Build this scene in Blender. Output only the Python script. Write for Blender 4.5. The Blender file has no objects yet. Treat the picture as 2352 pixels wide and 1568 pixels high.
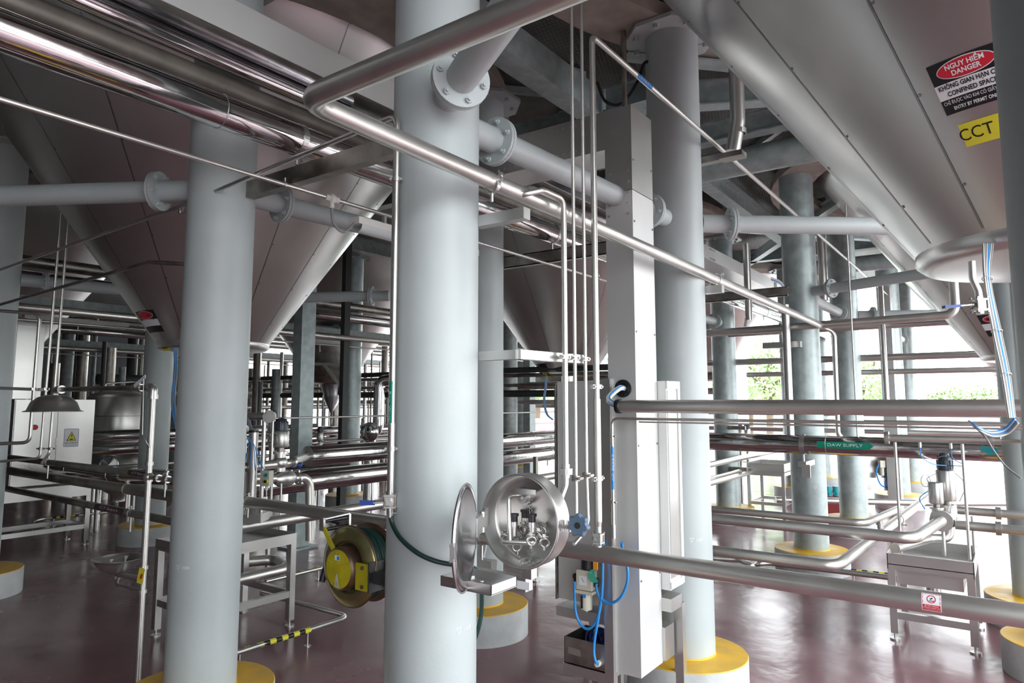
import bpy, math, random
import numpy as np
from mathutils import Vector, Matrix
random.seed(7)
SC = bpy.context.scene
COL = SC.collection
R = math.radians
PI = math.pi
# ------------------------------------------------------------------ camera
F = 1568.0; CX = 1176.0; CY = 758.0; CH = 1.97
PITCH = math.atan(163 / F); YAW = R(35.8)
hd = Vector((math.cos(YAW), math.sin(YAW), 0)); rt = Vector((math.sin(YAW), -math.cos(YAW), 0)); UP = Vector((0, 0, 1))
fw = hd * math.cos(PITCH) + UP * math.sin(PITCH); cu = UP * math.cos(PITCH) - hd * math.sin(PITCH)
O = Vector((0, 0, CH))
cam = bpy.data.cameras.new('camera'); camo = bpy.data.objects.new('camera', cam); COL.objects.link(camo)
cam.sensor_width = 36; cam.lens = 36 * F / 2352; cam.clip_start = 0.05; cam.clip_end = 500
cam.shift_y = -(784 - CY) / 2352
camo.location = O
camo.rotation_euler = Matrix((rt, cu, -fw)).transposed().to_euler()
SC.camera = camo
# ------------------------------------------------------------------ light
W = bpy.data.worlds.new('world'); SC.world = W; W.use_nodes = True
wn = W.node_tree.nodes; wl = W.node_tree.links
bg = wn['Background']; bg.inputs[1].default_value = 3.6
tc = wn.new('ShaderNodeTexCoord'); sx = wn.new('ShaderNodeSeparateXYZ'); rp = wn.new('ShaderNodeValToRGB')
wl.new(tc.outputs['Generated'], sx.inputs[0]); wl.new(sx.outputs['Z'], rp.inputs[0]); wl.new(rp.outputs[0], bg.inputs[0])
rp.color_ramp.elements[0].position = 0.0; rp.color_ramp.elements[0].color = (0.97, 0.99, 0.99, 1)
rp.color_ramp.elements[1].position = 0.8; rp.color_ramp.elements[1].color = (0.80, 0.89, 0.97, 1)
sun = bpy.data.lights.new('sun', 'SUN'); suno = bpy.data.objects.new('sun', sun); COL.objects.link(suno)
sun.energy = 3.0; sun.angle = R(6); suno.rotation_euler = (R(14), R(6), R(20))
SC.view_settings.view_transform = 'Standard'; SC.view_settings.look = 'None'; SC.view_settings.gamma = 1
SC.view_settings.use_curve_mapping = False
SC.view_settings.exposure = 0.9
SC.cycles.max_bounces = 8; SC.cycles.diffuse_bounces = 5; SC.cycles.glossy_bounces = 5
SC.cycles.use_denoising = True

# ------------------------------------------------------------------ measuring
def ray(x, y): return fw + rt * ((x - CX) / F) + cu * ((CY - y) / F)
def PX(x, y, X=None, Y=None, Z=None, D=None):
    """point where the sight line through a photo point meets a real plane of the plant grid"""
    r = ray(x, y)
    if X is not None: t = X / r.x
    elif Y is not None: t = Y / r.y
    elif Z is not None: t = (Z - CH) / r.z
    else: t = D / r.dot(hd)
    return O + r * t

# ------------------------------------------------------------------ materials
def nmat(name, col, rough=0.5, metal=0.0, spec=0.5, noise=0.0, nscale=4.0, rvar=0.0, bump=0.0, bscale=8.0, col2=None, coat=0.0, stretch=None, detail=4):
    m = bpy.data.materials.new(name); m.use_nodes = True
    nt = m.node_tree; b = nt.nodes['Principled BSDF']
    b.inputs['Base Color'].default_value = (*col, 1); b.inputs['Roughness'].default_value = rough
    b.inputs['Metallic'].default_value = metal; b.inputs['Specular IOR Level'].default_value = spec
    if coat: b.inputs['Coat Weight'].default_value = coat; b.inputs['Coat Roughness'].default_value = 0.08
    t = nt.nodes.new('ShaderNodeTexCoord'); mp = nt.nodes.new('ShaderNodeMapping'); nt.links.new(t.outputs['Object'], mp.inputs[0])
    if stretch: mp.inputs['Scale'].default_value = stretch
    if noise or col2 or rvar:
        n = nt.nodes.new('ShaderNodeTexNoise'); n.inputs['Scale'].default_value = nscale; n.inputs['Detail'].default_value = detail
        nt.links.new(mp.outputs[0], n.inputs['Vector'])
        if noise or col2:
            c = nt.nodes.new('ShaderNodeValToRGB'); nt.links.new(n.outputs['Fac'], c.inputs[0])
            lo = col2 if col2 else tuple(v * (1 - noise) for v in col)
            hi = col if col2 else tuple(min(1, v * (1 + noise)) for v in col)
            c.color_ramp.elements[0].position = 0.35; c.color_ramp.elements[0].color = (*lo, 1)
            c.color_ramp.elements[1].position = 0.65; c.color_ramp.elements[1].color = (*hi, 1)
            nt.links.new(c.outputs[0], b.inputs['Base Color'])
        if rvar:
            r = nt.nodes.new('ShaderNodeMapRange'); nt.links.new(n.outputs['Fac'], r.inputs[0])
            r.inputs[1].default_value = 0.3; r.inputs[2].default_value = 0.7
            r.inputs[3].default_value = max(0.02, rough - rvar); r.inputs[4].default_value = rough + rvar
            nt.links.new(r.outputs[0], b.inputs['Roughness'])
    if bump:
        n2 = nt.nodes.new('ShaderNodeTexNoise'); n2.inputs['Scale'].default_value = bscale; n2.inputs['Detail'].default_value = 3
        nt.links.new(mp.outputs[0], n2.inputs['Vector'])
        bp = nt.nodes.new('ShaderNodeBump'); bp.inputs['Strength'].default_value = bump; bp.inputs['Distance'].default_value = 0.02
        nt.links.new(n2.outputs['Fac'], bp.inputs['Height']); nt.links.new(bp.outputs[0], b.inputs['Normal'])
    return m
M = {}
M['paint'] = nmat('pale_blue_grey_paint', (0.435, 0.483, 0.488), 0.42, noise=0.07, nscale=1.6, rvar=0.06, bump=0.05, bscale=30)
M['paint_shade'] = nmat('shaded_grey_paint', (0.34, 0.40, 0.405), 0.45, noise=0.1, nscale=2, bump=0.05, bscale=30)  # darker copy of the column paint, with shade put into the colour
M['galv'] = nmat('galvanised_steel', (0.36, 0.42, 0.42), 0.42, metal=0.35, noise=0.16, nscale=9, rvar=0.1)
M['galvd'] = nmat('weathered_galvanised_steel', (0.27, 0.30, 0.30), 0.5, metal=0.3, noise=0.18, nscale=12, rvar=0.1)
M['steel'] = nmat('brushed_stainless_steel', (0.64, 0.63, 0.60), 0.36, metal=0.92, noise=0.05, nscale=5, rvar=0.03)
M['steels'] = nmat('satin_stainless_sheet', (0.60, 0.595, 0.58), 0.33, metal=0.9, noise=0.04, nscale=3, rvar=0.03)
M['sheet'] = nmat('matt_steel_sheet', (0.70, 0.71, 0.70), 0.42, metal=0.45, noise=0.03, nscale=2, rvar=0.04)
M['reel'] = nmat('worn_brassy_steel', (0.36, 0.33, 0.16), 0.35, metal=0.85, noise=0.2, nscale=9)
M['dull'] = nmat('dull_stained_steel', (0.36, 0.34, 0.31), 0.42, metal=1, noise=0.25, nscale=8, rvar=0.1)
M['polish'] = nmat('polished_steel_jacket', (0.66, 0.65, 0.65), 0.1, metal=1, noise=0.06, nscale=10, rvar=0.05, bump=0.15, bscale=4)
M['mirror'] = nmat('mirror_steel_sheet', (0.60, 0.60, 0.62), 0.14, metal=1, bump=0.12, bscale=2.5)
M['cone'] = nmat('tank_cladding_sheet', (0.60, 0.595, 0.58), 0.32, metal=0.88, noise=0.02, nscale=1.2, rvar=0.04, bump=0.10, bscale=1.3)
M['seam'] = nmat('cladding_seam', (0.30, 0.30, 0.30), 0.3, metal=1)
M['beige'] = nmat('beige_ring_plate', (0.33, 0.30, 0.26), 0.8, noise=0.15, nscale=5)
M['yellow'] = nmat('yellow_floor_paint', (0.72, 0.42, 0.03), 0.45, noise=0.12, nscale=7, rvar=0.12)
M['conc'] = nmat('painted_concrete', (0.50, 0.52, 0.52), 0.6, noise=0.12, nscale=4, bump=0.2, bscale=20)
M['cheq'] = None
M['black'] = nmat('black_plastic', (0.015, 0.016, 0.02), 0.35)
M['navy'] = nmat('dark_slate_plastic', (0.035, 0.045, 0.06), 0.3)
M['hose'] = nmat('dark_green_rubber', (0.008, 0.038, 0.033), 0.4)
M['bhose'] = nmat('bright_blue_tube', (0.03, 0.26, 0.68), 0.35)
M['dblue'] = nmat('deep_blue_plastic', (0.02, 0.06, 0.30), 0.4)
M['gcable'] = nmat('grey_cable', (0.25, 0.26, 0.26), 0.5)
M['white'] = nmat('white_plastic', (0.72, 0.72, 0.68), 0.45)
M['cream'] = nmat('cream_plastic', (0.60, 0.58, 0.48), 0.45)
M['knob'] = nmat('slate_blue_plastic', (0.10, 0.16, 0.24), 0.45)
M['ylw'] = nmat('bright_yellow_enamel', (0.50, 0.44, 0.02), 0.4, noise=0.12, nscale=14)
M['sticky'] = nmat('yellow_sticker', (0.72, 0.66, 0.04), 0.5)
M['orange'] = nmat('orange_plastic', (0.85, 0.36, 0.02), 0.4)
M['red'] = nmat('red_sticker', (0.60, 0.02, 0.04), 0.45)
M['redk'] = nmat('red_kerb_paint', (0.35, 0.06, 0.06), 0.5)
M['green'] = nmat('green_sticker', (0.0, 0.25, 0.16), 0.45)
M['sblue'] = nmat('blue_sticker', (0.02, 0.28, 0.75), 0.45)
M['purple'] = nmat('dark_purple_sticker', (0.05, 0.015, 0.035), 0.45)
M['swhite'] = nmat('white_sticker', (0.80, 0.82, 0.84), 0.45)
M['sblack'] = nmat('black_sticker', (0.012, 0.012, 0.014), 0.45)
M['teal'] = nmat('teal_plastic', (0.01, 0.30, 0.34), 0.4)
M['tube'] = nmat('translucent_lamp_cover', (0.55, 0.60, 0.60), 0.3)
M['brown'] = nmat('rusty_bronze_steel', (0.20, 0.13, 0.09), 0.4, metal=0.8, noise=0.2, nscale=6)
M['browndull'] = nmat('dull_brown_pipe_jacket', (0.17, 0.155, 0.135), 0.5, metal=0.7, noise=0.2, nscale=6)
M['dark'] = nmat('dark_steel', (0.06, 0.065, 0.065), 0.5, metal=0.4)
M['leaf'] = nmat('tree_leaves', (0.46, 0.62, 0.32), 0.6, noise=0.35, nscale=3)
M['bark'] = nmat('tree_bark', (0.16, 0.11, 0.07), 0.8)
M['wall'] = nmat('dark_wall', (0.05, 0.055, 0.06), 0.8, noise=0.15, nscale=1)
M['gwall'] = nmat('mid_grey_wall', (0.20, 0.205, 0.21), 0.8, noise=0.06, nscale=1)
M['wwall'] = nmat('white_render_wall', (0.70, 0.68, 0.68), 0.8)
M['ground'] = nmat('pale_concrete_ground', (0.55, 0.55, 0.53), 0.85, noise=0.1, nscale=1)
M['floor'] = nmat('dark_red_epoxy_floor', (0.205, 0.098, 0.110), 0.22, spec=0.6, noise=0.12, nscale=1.3, rvar=0.08, bump=0.32, bscale=2.6, stretch=(1, 1, 1), detail=6)
def cheq_mat():
    m = nmat('chequer_plate', (0.12, 0.117, 0.11), 0.5, metal=0.6, noise=0.2, nscale=3)
    nt = m.node_tree; b = nt.nodes['Principled BSDF']
    t = nt.nodes.new('ShaderNodeTexCoord')
    hs = []
    for k, (rot, off) in enumerate(((R(45), 0), (R(-45), 0.5))):
        mp = nt.nodes.new('ShaderNodeMapping'); mp.inputs['Rotation'].default_value = (0, 0, rot); mp.inputs['Location'].default_value = (off * 0.03, off * 0.06, 0)
        mp.inputs['Scale'].default_value = (14, 40, 1)
        nt.links.new(t.outputs['Object'], mp.inputs[0])
        ch = nt.nodes.new('ShaderNodeTexVoronoi'); ch.inputs['Randomness'].default_value = 0.0; ch.inputs['Scale'].default_value = 1
        nt.links.new(mp.outputs[0], ch.inputs['Vector']); hs.append(ch)
    mn = nt.nodes.new('ShaderNodeMath'); mn.operation = 'MINIMUM'
    nt.links.new(hs[0].outputs['Distance'], mn.inputs[0]); nt.links.new(hs[1].outputs['Distance'], mn.inputs[1])
    mr = nt.nodes.new('ShaderNodeMapRange'); mr.inputs[1].default_value = 0.2; mr.inputs[2].default_value = 0.35; mr.inputs[3].default_value = 1; mr.inputs[4].default_value = 0
    nt.links.new(mn.outputs[0], mr.inputs[0])
    bp = nt.nodes.new('ShaderNodeBump'); bp.inputs['Strength'].default_value = 0.8; bp.inputs['Distance'].default_value = 0.006
    nt.links.new(mr.outputs[0], bp.inputs['Height']); nt.links.new(bp.outputs[0], b.inputs['Normal'])
    return m
M['cheq'] = cheq_mat()
def hazard_mat():
    m = nmat('hazard_tape', (0.62, 0.60, 0.15), 0.5)
    nt = m.node_tree; b = nt.nodes['Principled BSDF']
    t = nt.nodes.new('ShaderNodeTexCoord'); w = nt.nodes.new('ShaderNodeTexWave'); w.bands_direction = 'X'; w.inputs['Scale'].default_value = 2.6
    nt.links.new(t.outputs['Object'], w.inputs['Vector'])
    c = nt.nodes.new('ShaderNodeValToRGB'); c.color_ramp.interpolation = 'CONSTANT'
    c.color_ramp.elements[0].color = (0.012, 0.012, 0.014, 1); c.color_ramp.elements[1].position = 0.5; c.color_ramp.elements[1].color = (0.62, 0.6, 0.15, 1)
    nt.links.new(w.outputs['Fac'], c.inputs[0]); nt.links.new(c.outputs[0], b.inputs['Base Color'])
    return m
M['hazard'] = hazard_mat()

# ------------------------------------------------------------------ mesh tools
def basis(d, hint=None):
    d = Vector(d).normalized()
    h = Vector(hint) if hint is not None else (Vector((0, 0, 1)) if abs(d.z) < 0.9 else Vector((1, 0, 0)))
    u = (h - d * h.dot(d)).normalized(); v = d.cross(u)
    return u, v, d
class MB:
    def __init__(s): s.v = []; s.f = []; s.sm = []
    def add(s, vs, fs, smooth=False):
        n = len(s.v); s.v += [Vector(p) for p in vs]; s.f += [tuple(i + n for i in f) for f in fs]; s.sm += [smooth] * len(fs); return s
    def box(s, c, size, ax=None):
        """ax = three axes (world if None); c = centre"""
        c = Vector(c); ax = ax or (Vector((1, 0, 0)), Vector((0, 1, 0)), Vector((0, 0, 1)))
        h = [ax[i] * (size[i] / 2) for i in range(3)]
        vs = [c + h[0] * a + h[1] * b + h[2] * d for a in (-1, 1) for b in (-1, 1) for d in (-1, 1)]
        return s.add(vs, [(0, 1, 3, 2), (4, 6, 7, 5), (0, 4, 5, 1), (2, 3, 7, 6), (0, 2, 6, 4), (1, 5, 7, 3)])
    def bb(s, p, q):
        p = Vector(p); q = Vector(q)
        return s.box((p + q) / 2, [abs(q[i] - p[i]) for i in range(3)])
    def beam(s, p, q, w, h, hint=None):
        """box of width w (sideways) and height h (along hint/up) from p to q"""
        p = Vector(p); q = Vector(q); u, v, d = basis(q - p, hint)
        return s.box((p + q) / 2, ((q - p).length, w, h), (d, v, u))
    def ibeam(s, p, q, w, h, t=0.018, hint=None):
        p = Vector(p); q = Vector(q); u, v, d = basis(q - p, hint); c = (p + q) / 2; L = (q - p).length
        s.box(c, (L, t, h - 2 * t), (d, v, u))
        s.box(c + u * (h / 2 - t / 2), (L, w, t), (d, v, u)); s.box(c - u * (h / 2 - t / 2), (L, w, t), (d, v, u)); return s
    def channel(s, p, q, w, h, t=0.012, hint=None):
        p = Vector(p); q = Vector(q); u, v, d = basis(q - p, hint); c = (p + q) / 2; L = (q - p).length
        s.box(c + v * (w / 2 - t / 2), (L, t, h), (d, v, u))
        s.box(c + u * (h / 2 - t / 2), (L, w, t), (d, v, u)); s.box(c - u * (h / 2 - t / 2), (L, w, t), (d, v, u)); return s
    def cyl(s, p, q, r, n=24, r2=None, caps=True, smooth=True):
        p = Vector(p); q = Vector(q); u, v, d = basis(q - p); r2 = r if r2 is None else r2
        cs = [(math.cos(2 * PI * i / n), math.sin(2 * PI * i / n)) for i in range(n)]
        vs = [p + (u * a + v * b) * r for a, b in cs] + [q + (u * a + v * b) * r2 for a, b in cs]
        s.add(vs, [(i, (i + 1) % n, n + (i + 1) % n, n + i) for i in range(n)], smooth)
        if caps:
            s.add(vs[:n], [tuple(range(n))[::-1]]); s.add(vs[n:], [tuple(range(n))])
        return s
    def lathe(s, prof, c=(0, 0, 0), axis=(0, 0, 1), n=32, hint=None, smooth=True, arc=None):
        """prof = list of (r, h) along axis"""
        c = Vector(c); u, v, d = basis(axis, hint); a0, a1 = arc or (0, 2 * PI); cl = arc is None
        m = n if cl else n + 1
        vs = []
        for r, h in prof:
            for i in range(m):
                a = a0 + (a1 - a0) * i / n
                vs.append(c + d * h + (u * math.cos(a) + v * math.sin(a)) * r)
        fs = []
        for k in range(len(prof) - 1):
            for i in range(n):
                j = (i + 1) % m
                fs.append((k * m + i, k * m + j, (k + 1) * m + j, (k + 1) * m + i))
        return s.add(vs, fs, smooth)
    def tube(s, pts, r, n=14, bend=None, caps=True, seg=7, closed=False):
        pts = [Vector(p) for p in pts]
        path = [pts[0]]
        for i in range(1, len(pts) - 1):
            a, b, c = pts[i - 1], pts[i], pts[i + 1]
            d1 = (b - a); d2 = (c - b); l1 = d1.length; l2 = d2.length; d1.normalize(); d2.normalize()
            ang = d1.angle(d2, 0)
            if bend and ang > 0.02:
                t = min(bend * math.tan(ang / 2), l1 * 0.49, l2 * 0.49)
                p0 = b - d1 * t; p1 = b + d2 * t
                for k in range(seg + 1):
                    w = k / seg
                    path.append(p0 * (1 - w) ** 2 + b * (2 * w * (1 - w)) + p1 * w * w)
            else: path.append(b)
        path.append(pts[-1])
        P2 = [path[0]]
        for p in path[1:]:
            if (p - P2[-1]).length > 1e-5: P2.append(p)
        path = P2; rings = []
        d = (path[1] - path[0]).normalized(); u, v, _ = basis(d)
        for i, p in enumerate(path):
            if i == 0: t = d
            elif i == len(path) - 1: t = (path[-1] - path[-2]).normalized()
            else: t = ((path[i] - path[i - 1]).normalized() + (path[i + 1] - path[i]).normalized()).normalized()
            u = (u - t * u.dot(t)).normalized(); v = t.cross(u)
            rings.append([p + (u * math.cos(2 * PI * k / n) + v * math.sin(2 * PI * k / n)) * r for k in range(n)])
        vs = [q for rg in rings for q in rg]; m = len(rings)
        fs = [(k * n + i, k * n + (i + 1) % n, (k + 1) * n + (i + 1) % n, (k + 1) * n + i) for k in range(m - 1) for i in range(n)]
        s.add(vs, fs, True)
        if caps: s.add(rings[0], [tuple(range(n))[::-1]]); s.add(rings[-1], [tuple(range(n))])
        return s
    def spline(s, pts, r, n=10, sub=10, caps=True):
        pts = [Vector(p) for p in pts]; P = [pts[0] * 2 - pts[1]] + pts + [pts[-1] * 2 - pts[-2]]; out = []
        for i in range(1, len(P) - 2):
            a, b, c, d = P[i - 1:i + 3]
            for k in range(sub):
                t = k / sub
                out.append(0.5 * ((2 * b) + (c - a) * t + (2 * a - 5 * b + 4 * c - d) * t * t + (3 * b - a - 3 * c + d) * t ** 3))
        out.append(pts[-1])
        return s.tube(out, r, n, None, caps)
    def ring(s, c, axis, r, w, t, n=28):
        """band of width w and thickness t around radius r"""
        return s.lathe([(r, -w / 2), (r + t, -w / 2), (r + t, w / 2), (r, w / 2), (r, -w / 2)], c, axis, n, smooth=False)
    def torus(s, c, axis, R_, r, n=32, m=10, arc=None):
        prof = [(R_ + r * math.cos(2 * PI * k / m), r * math.sin(2 * PI * k / m)) for k in range(m + 1)]
        return s.lathe(prof, c, axis, n, arc=arc)
    def hexbolt(s, p, d, r, h):
        return s.cyl(p, Vector(p) + Vector(d).normalized() * h, r, 6, smooth=False)
    def sphere(s, c, r, n=16, m=10, sc=(1, 1, 1)):
        c = Vector(c); vs = []; fs = []
        for j in range(m + 1):
            a = PI * j / m
            for i in range(n):
                b = 2 * PI * i / n
                vs.append(c + Vector((math.sin(a) * math.cos(b) * sc[0], math.sin(a) * math.sin(b) * sc[1], math.cos(a) * sc[2])) * r)
        for j in range(m):
            for i in range(n): fs.append((j * n + i, (j + 1) * n + i, (j + 1) * n + (i + 1) % n, j * n + (i + 1) % n))
        return s.add(vs, fs, True)
    def quad(s, a, b, c, d): return s.add([a, b, c, d], [(0, 1, 2, 3)])

def wloc(o):
    l = Vector(o.location)
    while o.parent: o = o.parent; l += Vector(o.location)
    return l
def ob(name, mb, mat, parent=None, label=None, cat=None, group=None, loc=None, kind=None):
    """one mesh object; mesh given in world coordinates"""
    if parent is not None:
        base = wloc(parent); 
        if parent.type == 'MESH' or parent.type == 'EMPTY': base = wloc(parent)
    else:
        base = Vector((0, 0, 0))
    if loc is None:
        if parent is None:
            xs = [p.x for p in mb.v]; ys = [p.y for p in mb.v]; zs = [p.z for p in mb.v]
            loc = Vector(((min(xs) + max(xs)) / 2, (min(ys) + max(ys)) / 2, min(zs)))
        else: loc = base
    loc = Vector(loc)
    me = bpy.data.meshes.new(name)
    me.from_pydata([tuple(p - loc) for p in mb.v], [], mb.f)
    me.polygons.foreach_set('use_smooth', mb.sm)
    me.materials.append(M[mat]); me.update()
    o = bpy.data.objects.new(name, me); COL.objects.link(o)
    o.parent = parent; o.location = loc - base
    if label: o['label'] = label
    if cat: o['category'] = cat
    if group: o['group'] = group
    if kind: o['kind'] = kind
    return o
def thing(name, label, cat, loc, group=None):
    o = bpy.data.objects.new(name, None); COL.objects.link(o); o.location = loc; o.empty_display_size = 0.1
    o['label'] = label; o['category'] = cat
    if group: o['group'] = group
    return o
def text_pts(s, size, bold=0.0):
    cu_ = bpy.data.curves.new('t', 'FONT'); cu_.body = s; cu_.size = size; cu_.align_x = 'CENTER'; cu_.align_y = 'CENTER'; cu_.offset = bold; cu_.resolution_u = 3
    to = bpy.data.objects.new('t', cu_); COL.objects.link(to)
    dg = bpy.context.evaluated_depsgraph_get(); dg.update()
    me = bpy.data.meshes.new_from_object(to.evaluated_get(dg))
    vs = [(v.co.x, v.co.y) for v in me.vertices]; fs = [tuple(p.vertices) for p in me.polygons]
    bpy.data.objects.remove(to); bpy.data.curves.remove(cu_); bpy.data.meshes.remove(me)
    return vs, fs
def text(name, s, size, mat, parent, fn, width=None, bold=0.0):
    """lettering laid on a surface: fn(u, v) gives the world point"""
    vs, fs = text_pts(s, size, bold)
    if not vs: return None
    if width:
        w = max(a for a, b in vs) - min(a for a, b in vs); k = width / w
        vs = [(a * k, b) for a, b in vs]
    mb = MB(); mb.add([fn(a, b) for a, b in vs], fs)
    return ob(name, mb, mat, parent)
def flat(c, u, v, lift=0.0):
    c = Vector(c); u = Vector(u).normalized(); v = Vector(v).normalized(); n = u.cross(v) * lift
    return lambda a, b: c + u * a + v * b + n
def wrap(c, axis, up, r):
    """patch on a pipe: a runs along the axis, b around it, starting from direction `up`"""
    c = Vector(c); d = Vector(axis).normalized(); n = Vector(up); n = (n - d * n.dot(d)).normalized(); t = n.cross(d)
    return lambda a, b: c + d * a + (n * math.cos(b / r) + t * math.sin(b / r)) * r
def patch(fn, w, h, nx=1, ny=6, shape=None):
    """sheet sampled on fn; shape 'arrow' gives a pointed right end"""
    mb = MB(); vs = []; 
    for j in range(ny + 1):
        for i in range(nx + 1):
            a = -w / 2 + w * i / nx; b = -h / 2 + h * j / ny
            if shape == 'arrow' and i == nx: a = w / 2 - abs(b) * 1.1
            if shape == 'slant': a += b * 1.0
            vs.append(fn(a, b))
    m = nx + 1
    mb.add(vs, [(j * m + i, j * m + i + 1, (j + 1) * m + i + 1, (j + 1) * m + i) for j in range(ny) for i in range(nx)])
    return mb
X_ = Vector((1, 0, 0)); Y_ = Vector((0, 1, 0)); Z_ = Vector((0, 0, 1))

def flange(mb, c, ax, r0, r1, t=0.02, n=6, gap=0.004, bolt=0.014, phase=0.3, bolts=None):
    """pair of bolted discs; bolts go to a second builder"""
    c = Vector(c); u, v, d = basis(ax)
    mb.cyl(c - d * (t + gap / 2), c - d * (gap / 2), r1, 32, smooth=False); mb.cyl(c + d * (gap / 2), c + d * (t + gap / 2), r1, 32, smooth=False)
    mb.cyl(c - d * gap, c + d * gap, r1 * 0.93, 24)
    b = bolts if bolts is not None else mb
    for k in range(n):
        a = 2 * PI * k / n + phase; q = c + (u * math.cos(a) + v * math.sin(a)) * (r0 + r1) / 2
        b.hexbolt(q + d * t, d, bolt, bolt * 1.1); b.hexbolt(q - d * t, -d, bolt, bolt * 1.1)
        b.cyl(q - d * (t + bolt * 1.8), q + d * (t + bolt * 1.8), bolt * 0.5, 8)
def pipe(name, label, pts, r, mat='steel', cat='pipe', group=None, bend=None, welds=True, n=16):
    pts = [Vector(p) for p in pts]
    mb = MB().tube(pts, r, n, bend if bend is not None else r * 2.6)
    return ob(name, mb, mat, None, label, cat, group)
def clampring(parent, c, ax, r, w=0.03, t=0.004, bolt_dir=(0, 0, 1), mat='steels', name='clamp'):
    mb = MB(); mb.ring(c, ax, r + 0.001, w, t, 24); u, v, d = basis(ax, bolt_dir)
    c = Vector(c)
    mb.box(c + u * (r + 0.018), (0.012, w, 0.03), (v, d, u)); mb.cyl(c + u * (r + 0.02) - v * 0.025, c + u * (r + 0.02) + v * 0.025, 0.005, 8)
    return ob(name, mb, mat, parent)

# ------------------------------------------------------------------ setting: floor, ceiling, walls
ob('floor', MB().bb((-9, -7.2, -0.1), (21, 24, 0)), 'floor', kind='structure')
gr = MB().bb((-60, -80, -0.3), (160, 160, -0.12)); ob('ground', gr, 'ground', kind='structure')
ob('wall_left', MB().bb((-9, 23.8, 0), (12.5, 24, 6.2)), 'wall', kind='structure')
ob('shade_wall_back', MB().bb((-5.2, -3.4, 0), (-5.0, 24, 6.2)), 'gwall', kind='structure')  # unseen wall, added to keep light from coming in behind the camera
ob('shade_wall_right', MB().bb((-5, -7.4, 0), (-3.2, -7.2, 6.2)), 'wall', kind='structure')  # unseen wall piece, added to narrow the light from the open side
ZC = 5.02
ob('ceiling', MB().bb((-5, -3.0, ZC), (19.3, 24, ZC + 0.02)), 'cheq', kind='structure')
# low white boundary wall outside
ob('wall_boundary', MB().bb((40, -60, -0.12), (40.3, 80, 1.9)), 'wwall', kind='structure')

# ------------------------------------------------------------------ columns
CR = 0.195; PLH = 0.25; PLR = 0.41; CT = 4.70
def column(x, y, label, mat='paint', group=None, plinth=True, top=True, r=CR, PLH=PLH, CT=CT):
    t = thing('steel_column', label, 'column', (x, y, 0), group)
    mb = MB(); mb.cyl((x, y, PLH if plinth else 0), (x, y, CT), r, 48); ob('shaft', mb, mat, t)
    if plinth:
        p = MB(); p.lathe([(PLR, 0), (PLR, PLH - 0.006)], (x, y, 0), n=48); q = ob('plinth', p, 'conc', t)
        a = MB(); a.lathe([(PLR, PLH - 0.006), (PLR - 0.004, PLH), (r + 0.004, PLH), (r + 0.002, PLH + 0.012), (r - 0.01, PLH + 0.014)], (x, y, 0), n=48, smooth=False); ob('painted_top', a, 'yellow', q)
    if top:
        c = MB(); n = 8
        pts = [(x + 0.36 * math.cos(2 * PI * k / n + PI / 8), y + 0.36 * math.sin(2 * PI * k / n + PI / 8)) for k in range(n)]
        c.add([(a, b, CT) for a, b in pts] + [(a, b, CT + 0.03) for a, b in pts], [tuple(range(n))[::-1], tuple(range(n, 2 * n))] + [(i, (i + 1) % n, n + (i + 1) % n, n + i) for i in range(n)])
        for k in range(n):
            a = 2 * PI * k / n; c.hexbolt((x + 0.28 * math.cos(a), y + 0.28 * math.sin(a), CT), (0, 0, -1), 0.022, 0.03)
        ob('cap_plate', c, mat, t)
    return t
cM = column(2.25, 2.05, 'large pale grey round column in the middle foreground with a round steel bowl at its side')
cL = column(2.30, 3.88, 'pale grey round column left of centre on a yellow topped plinth, an eyewash stand at its left', PLH=0.33)
cC = column(4.72, 1.91, 'pale grey round column behind the tall steel cable duct, on a yellow topped plinth')
cB = column(4.79, 3.79, 'pale grey round column half hidden right behind the large middle column')
cD = column(8.76, 1.97, 'grey column right of centre with a bolted tie pipe meeting it at mid height', 'galv', top=False, CT=4.98)
cE = column(11.42, 1.95, 'grey round column just right of and behind the one carrying the supply pipe bracket', 'galv')
cF = column(11.42, 3.83, 'grey round column seen between the tall cable duct and the trees', 'galv')
cL0 = column(2.63, 8.67, 'pale grey round column cut off by the left edge of the picture, yellow plinth')
cI = column(5.03, 9.95, 'pale grey round column standing behind the eyewash stand pipe')
cJ = column(8.75, 10.09, 'grey galvanised round column behind the two shiny insulated pipes', 'galv')
cR = column(0.8, -0.205, 'dark blurred column very close at the right edge of the picture', 'paint_shade')  # its unlit side is painted in through the darker paint copy
column(6.48, -0.26, 'round column at the lower right edge, the nearer of two plinths there', 'paint')
column(7.80, -0.13, 'round column at the right edge, on the farther of two plinths there', 'paint')
column(17.23, 1.76, 'distant pale column at the far right end of the row', 'galv')
column(14.77, 1.74, 'distant column behind the pale blue-hosed cable post', 'galv')
column(17.17, 3.54, 'distant column showing just right of the supply bracket column', 'galv')
column(14.9, 3.61, 'distant column showing just left of the supply bracket column', 'galv')
column(4.85, 8.2, 'round column hidden behind the left foreground column', 'galv', group='columns hidden behind others')
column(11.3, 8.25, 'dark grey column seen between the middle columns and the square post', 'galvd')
column(15.2, 10.6, 'farthest grey column beside the square post, left of the big steel cabinet', 'galv')
column(8.76, 3.86, 'round column hidden behind the tall cable duct', 'galv', group='columns hidden behind others')
column(7.5, 6.05, 'round column hidden behind the large middle column', 'galv', group='columns hidden behind others')
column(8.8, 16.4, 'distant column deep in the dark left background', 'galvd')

column(*PX(1708, 1000, D=24).to_2d(), 'pale column outside at the left of the trees', 'swhite', top=False)
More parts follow.
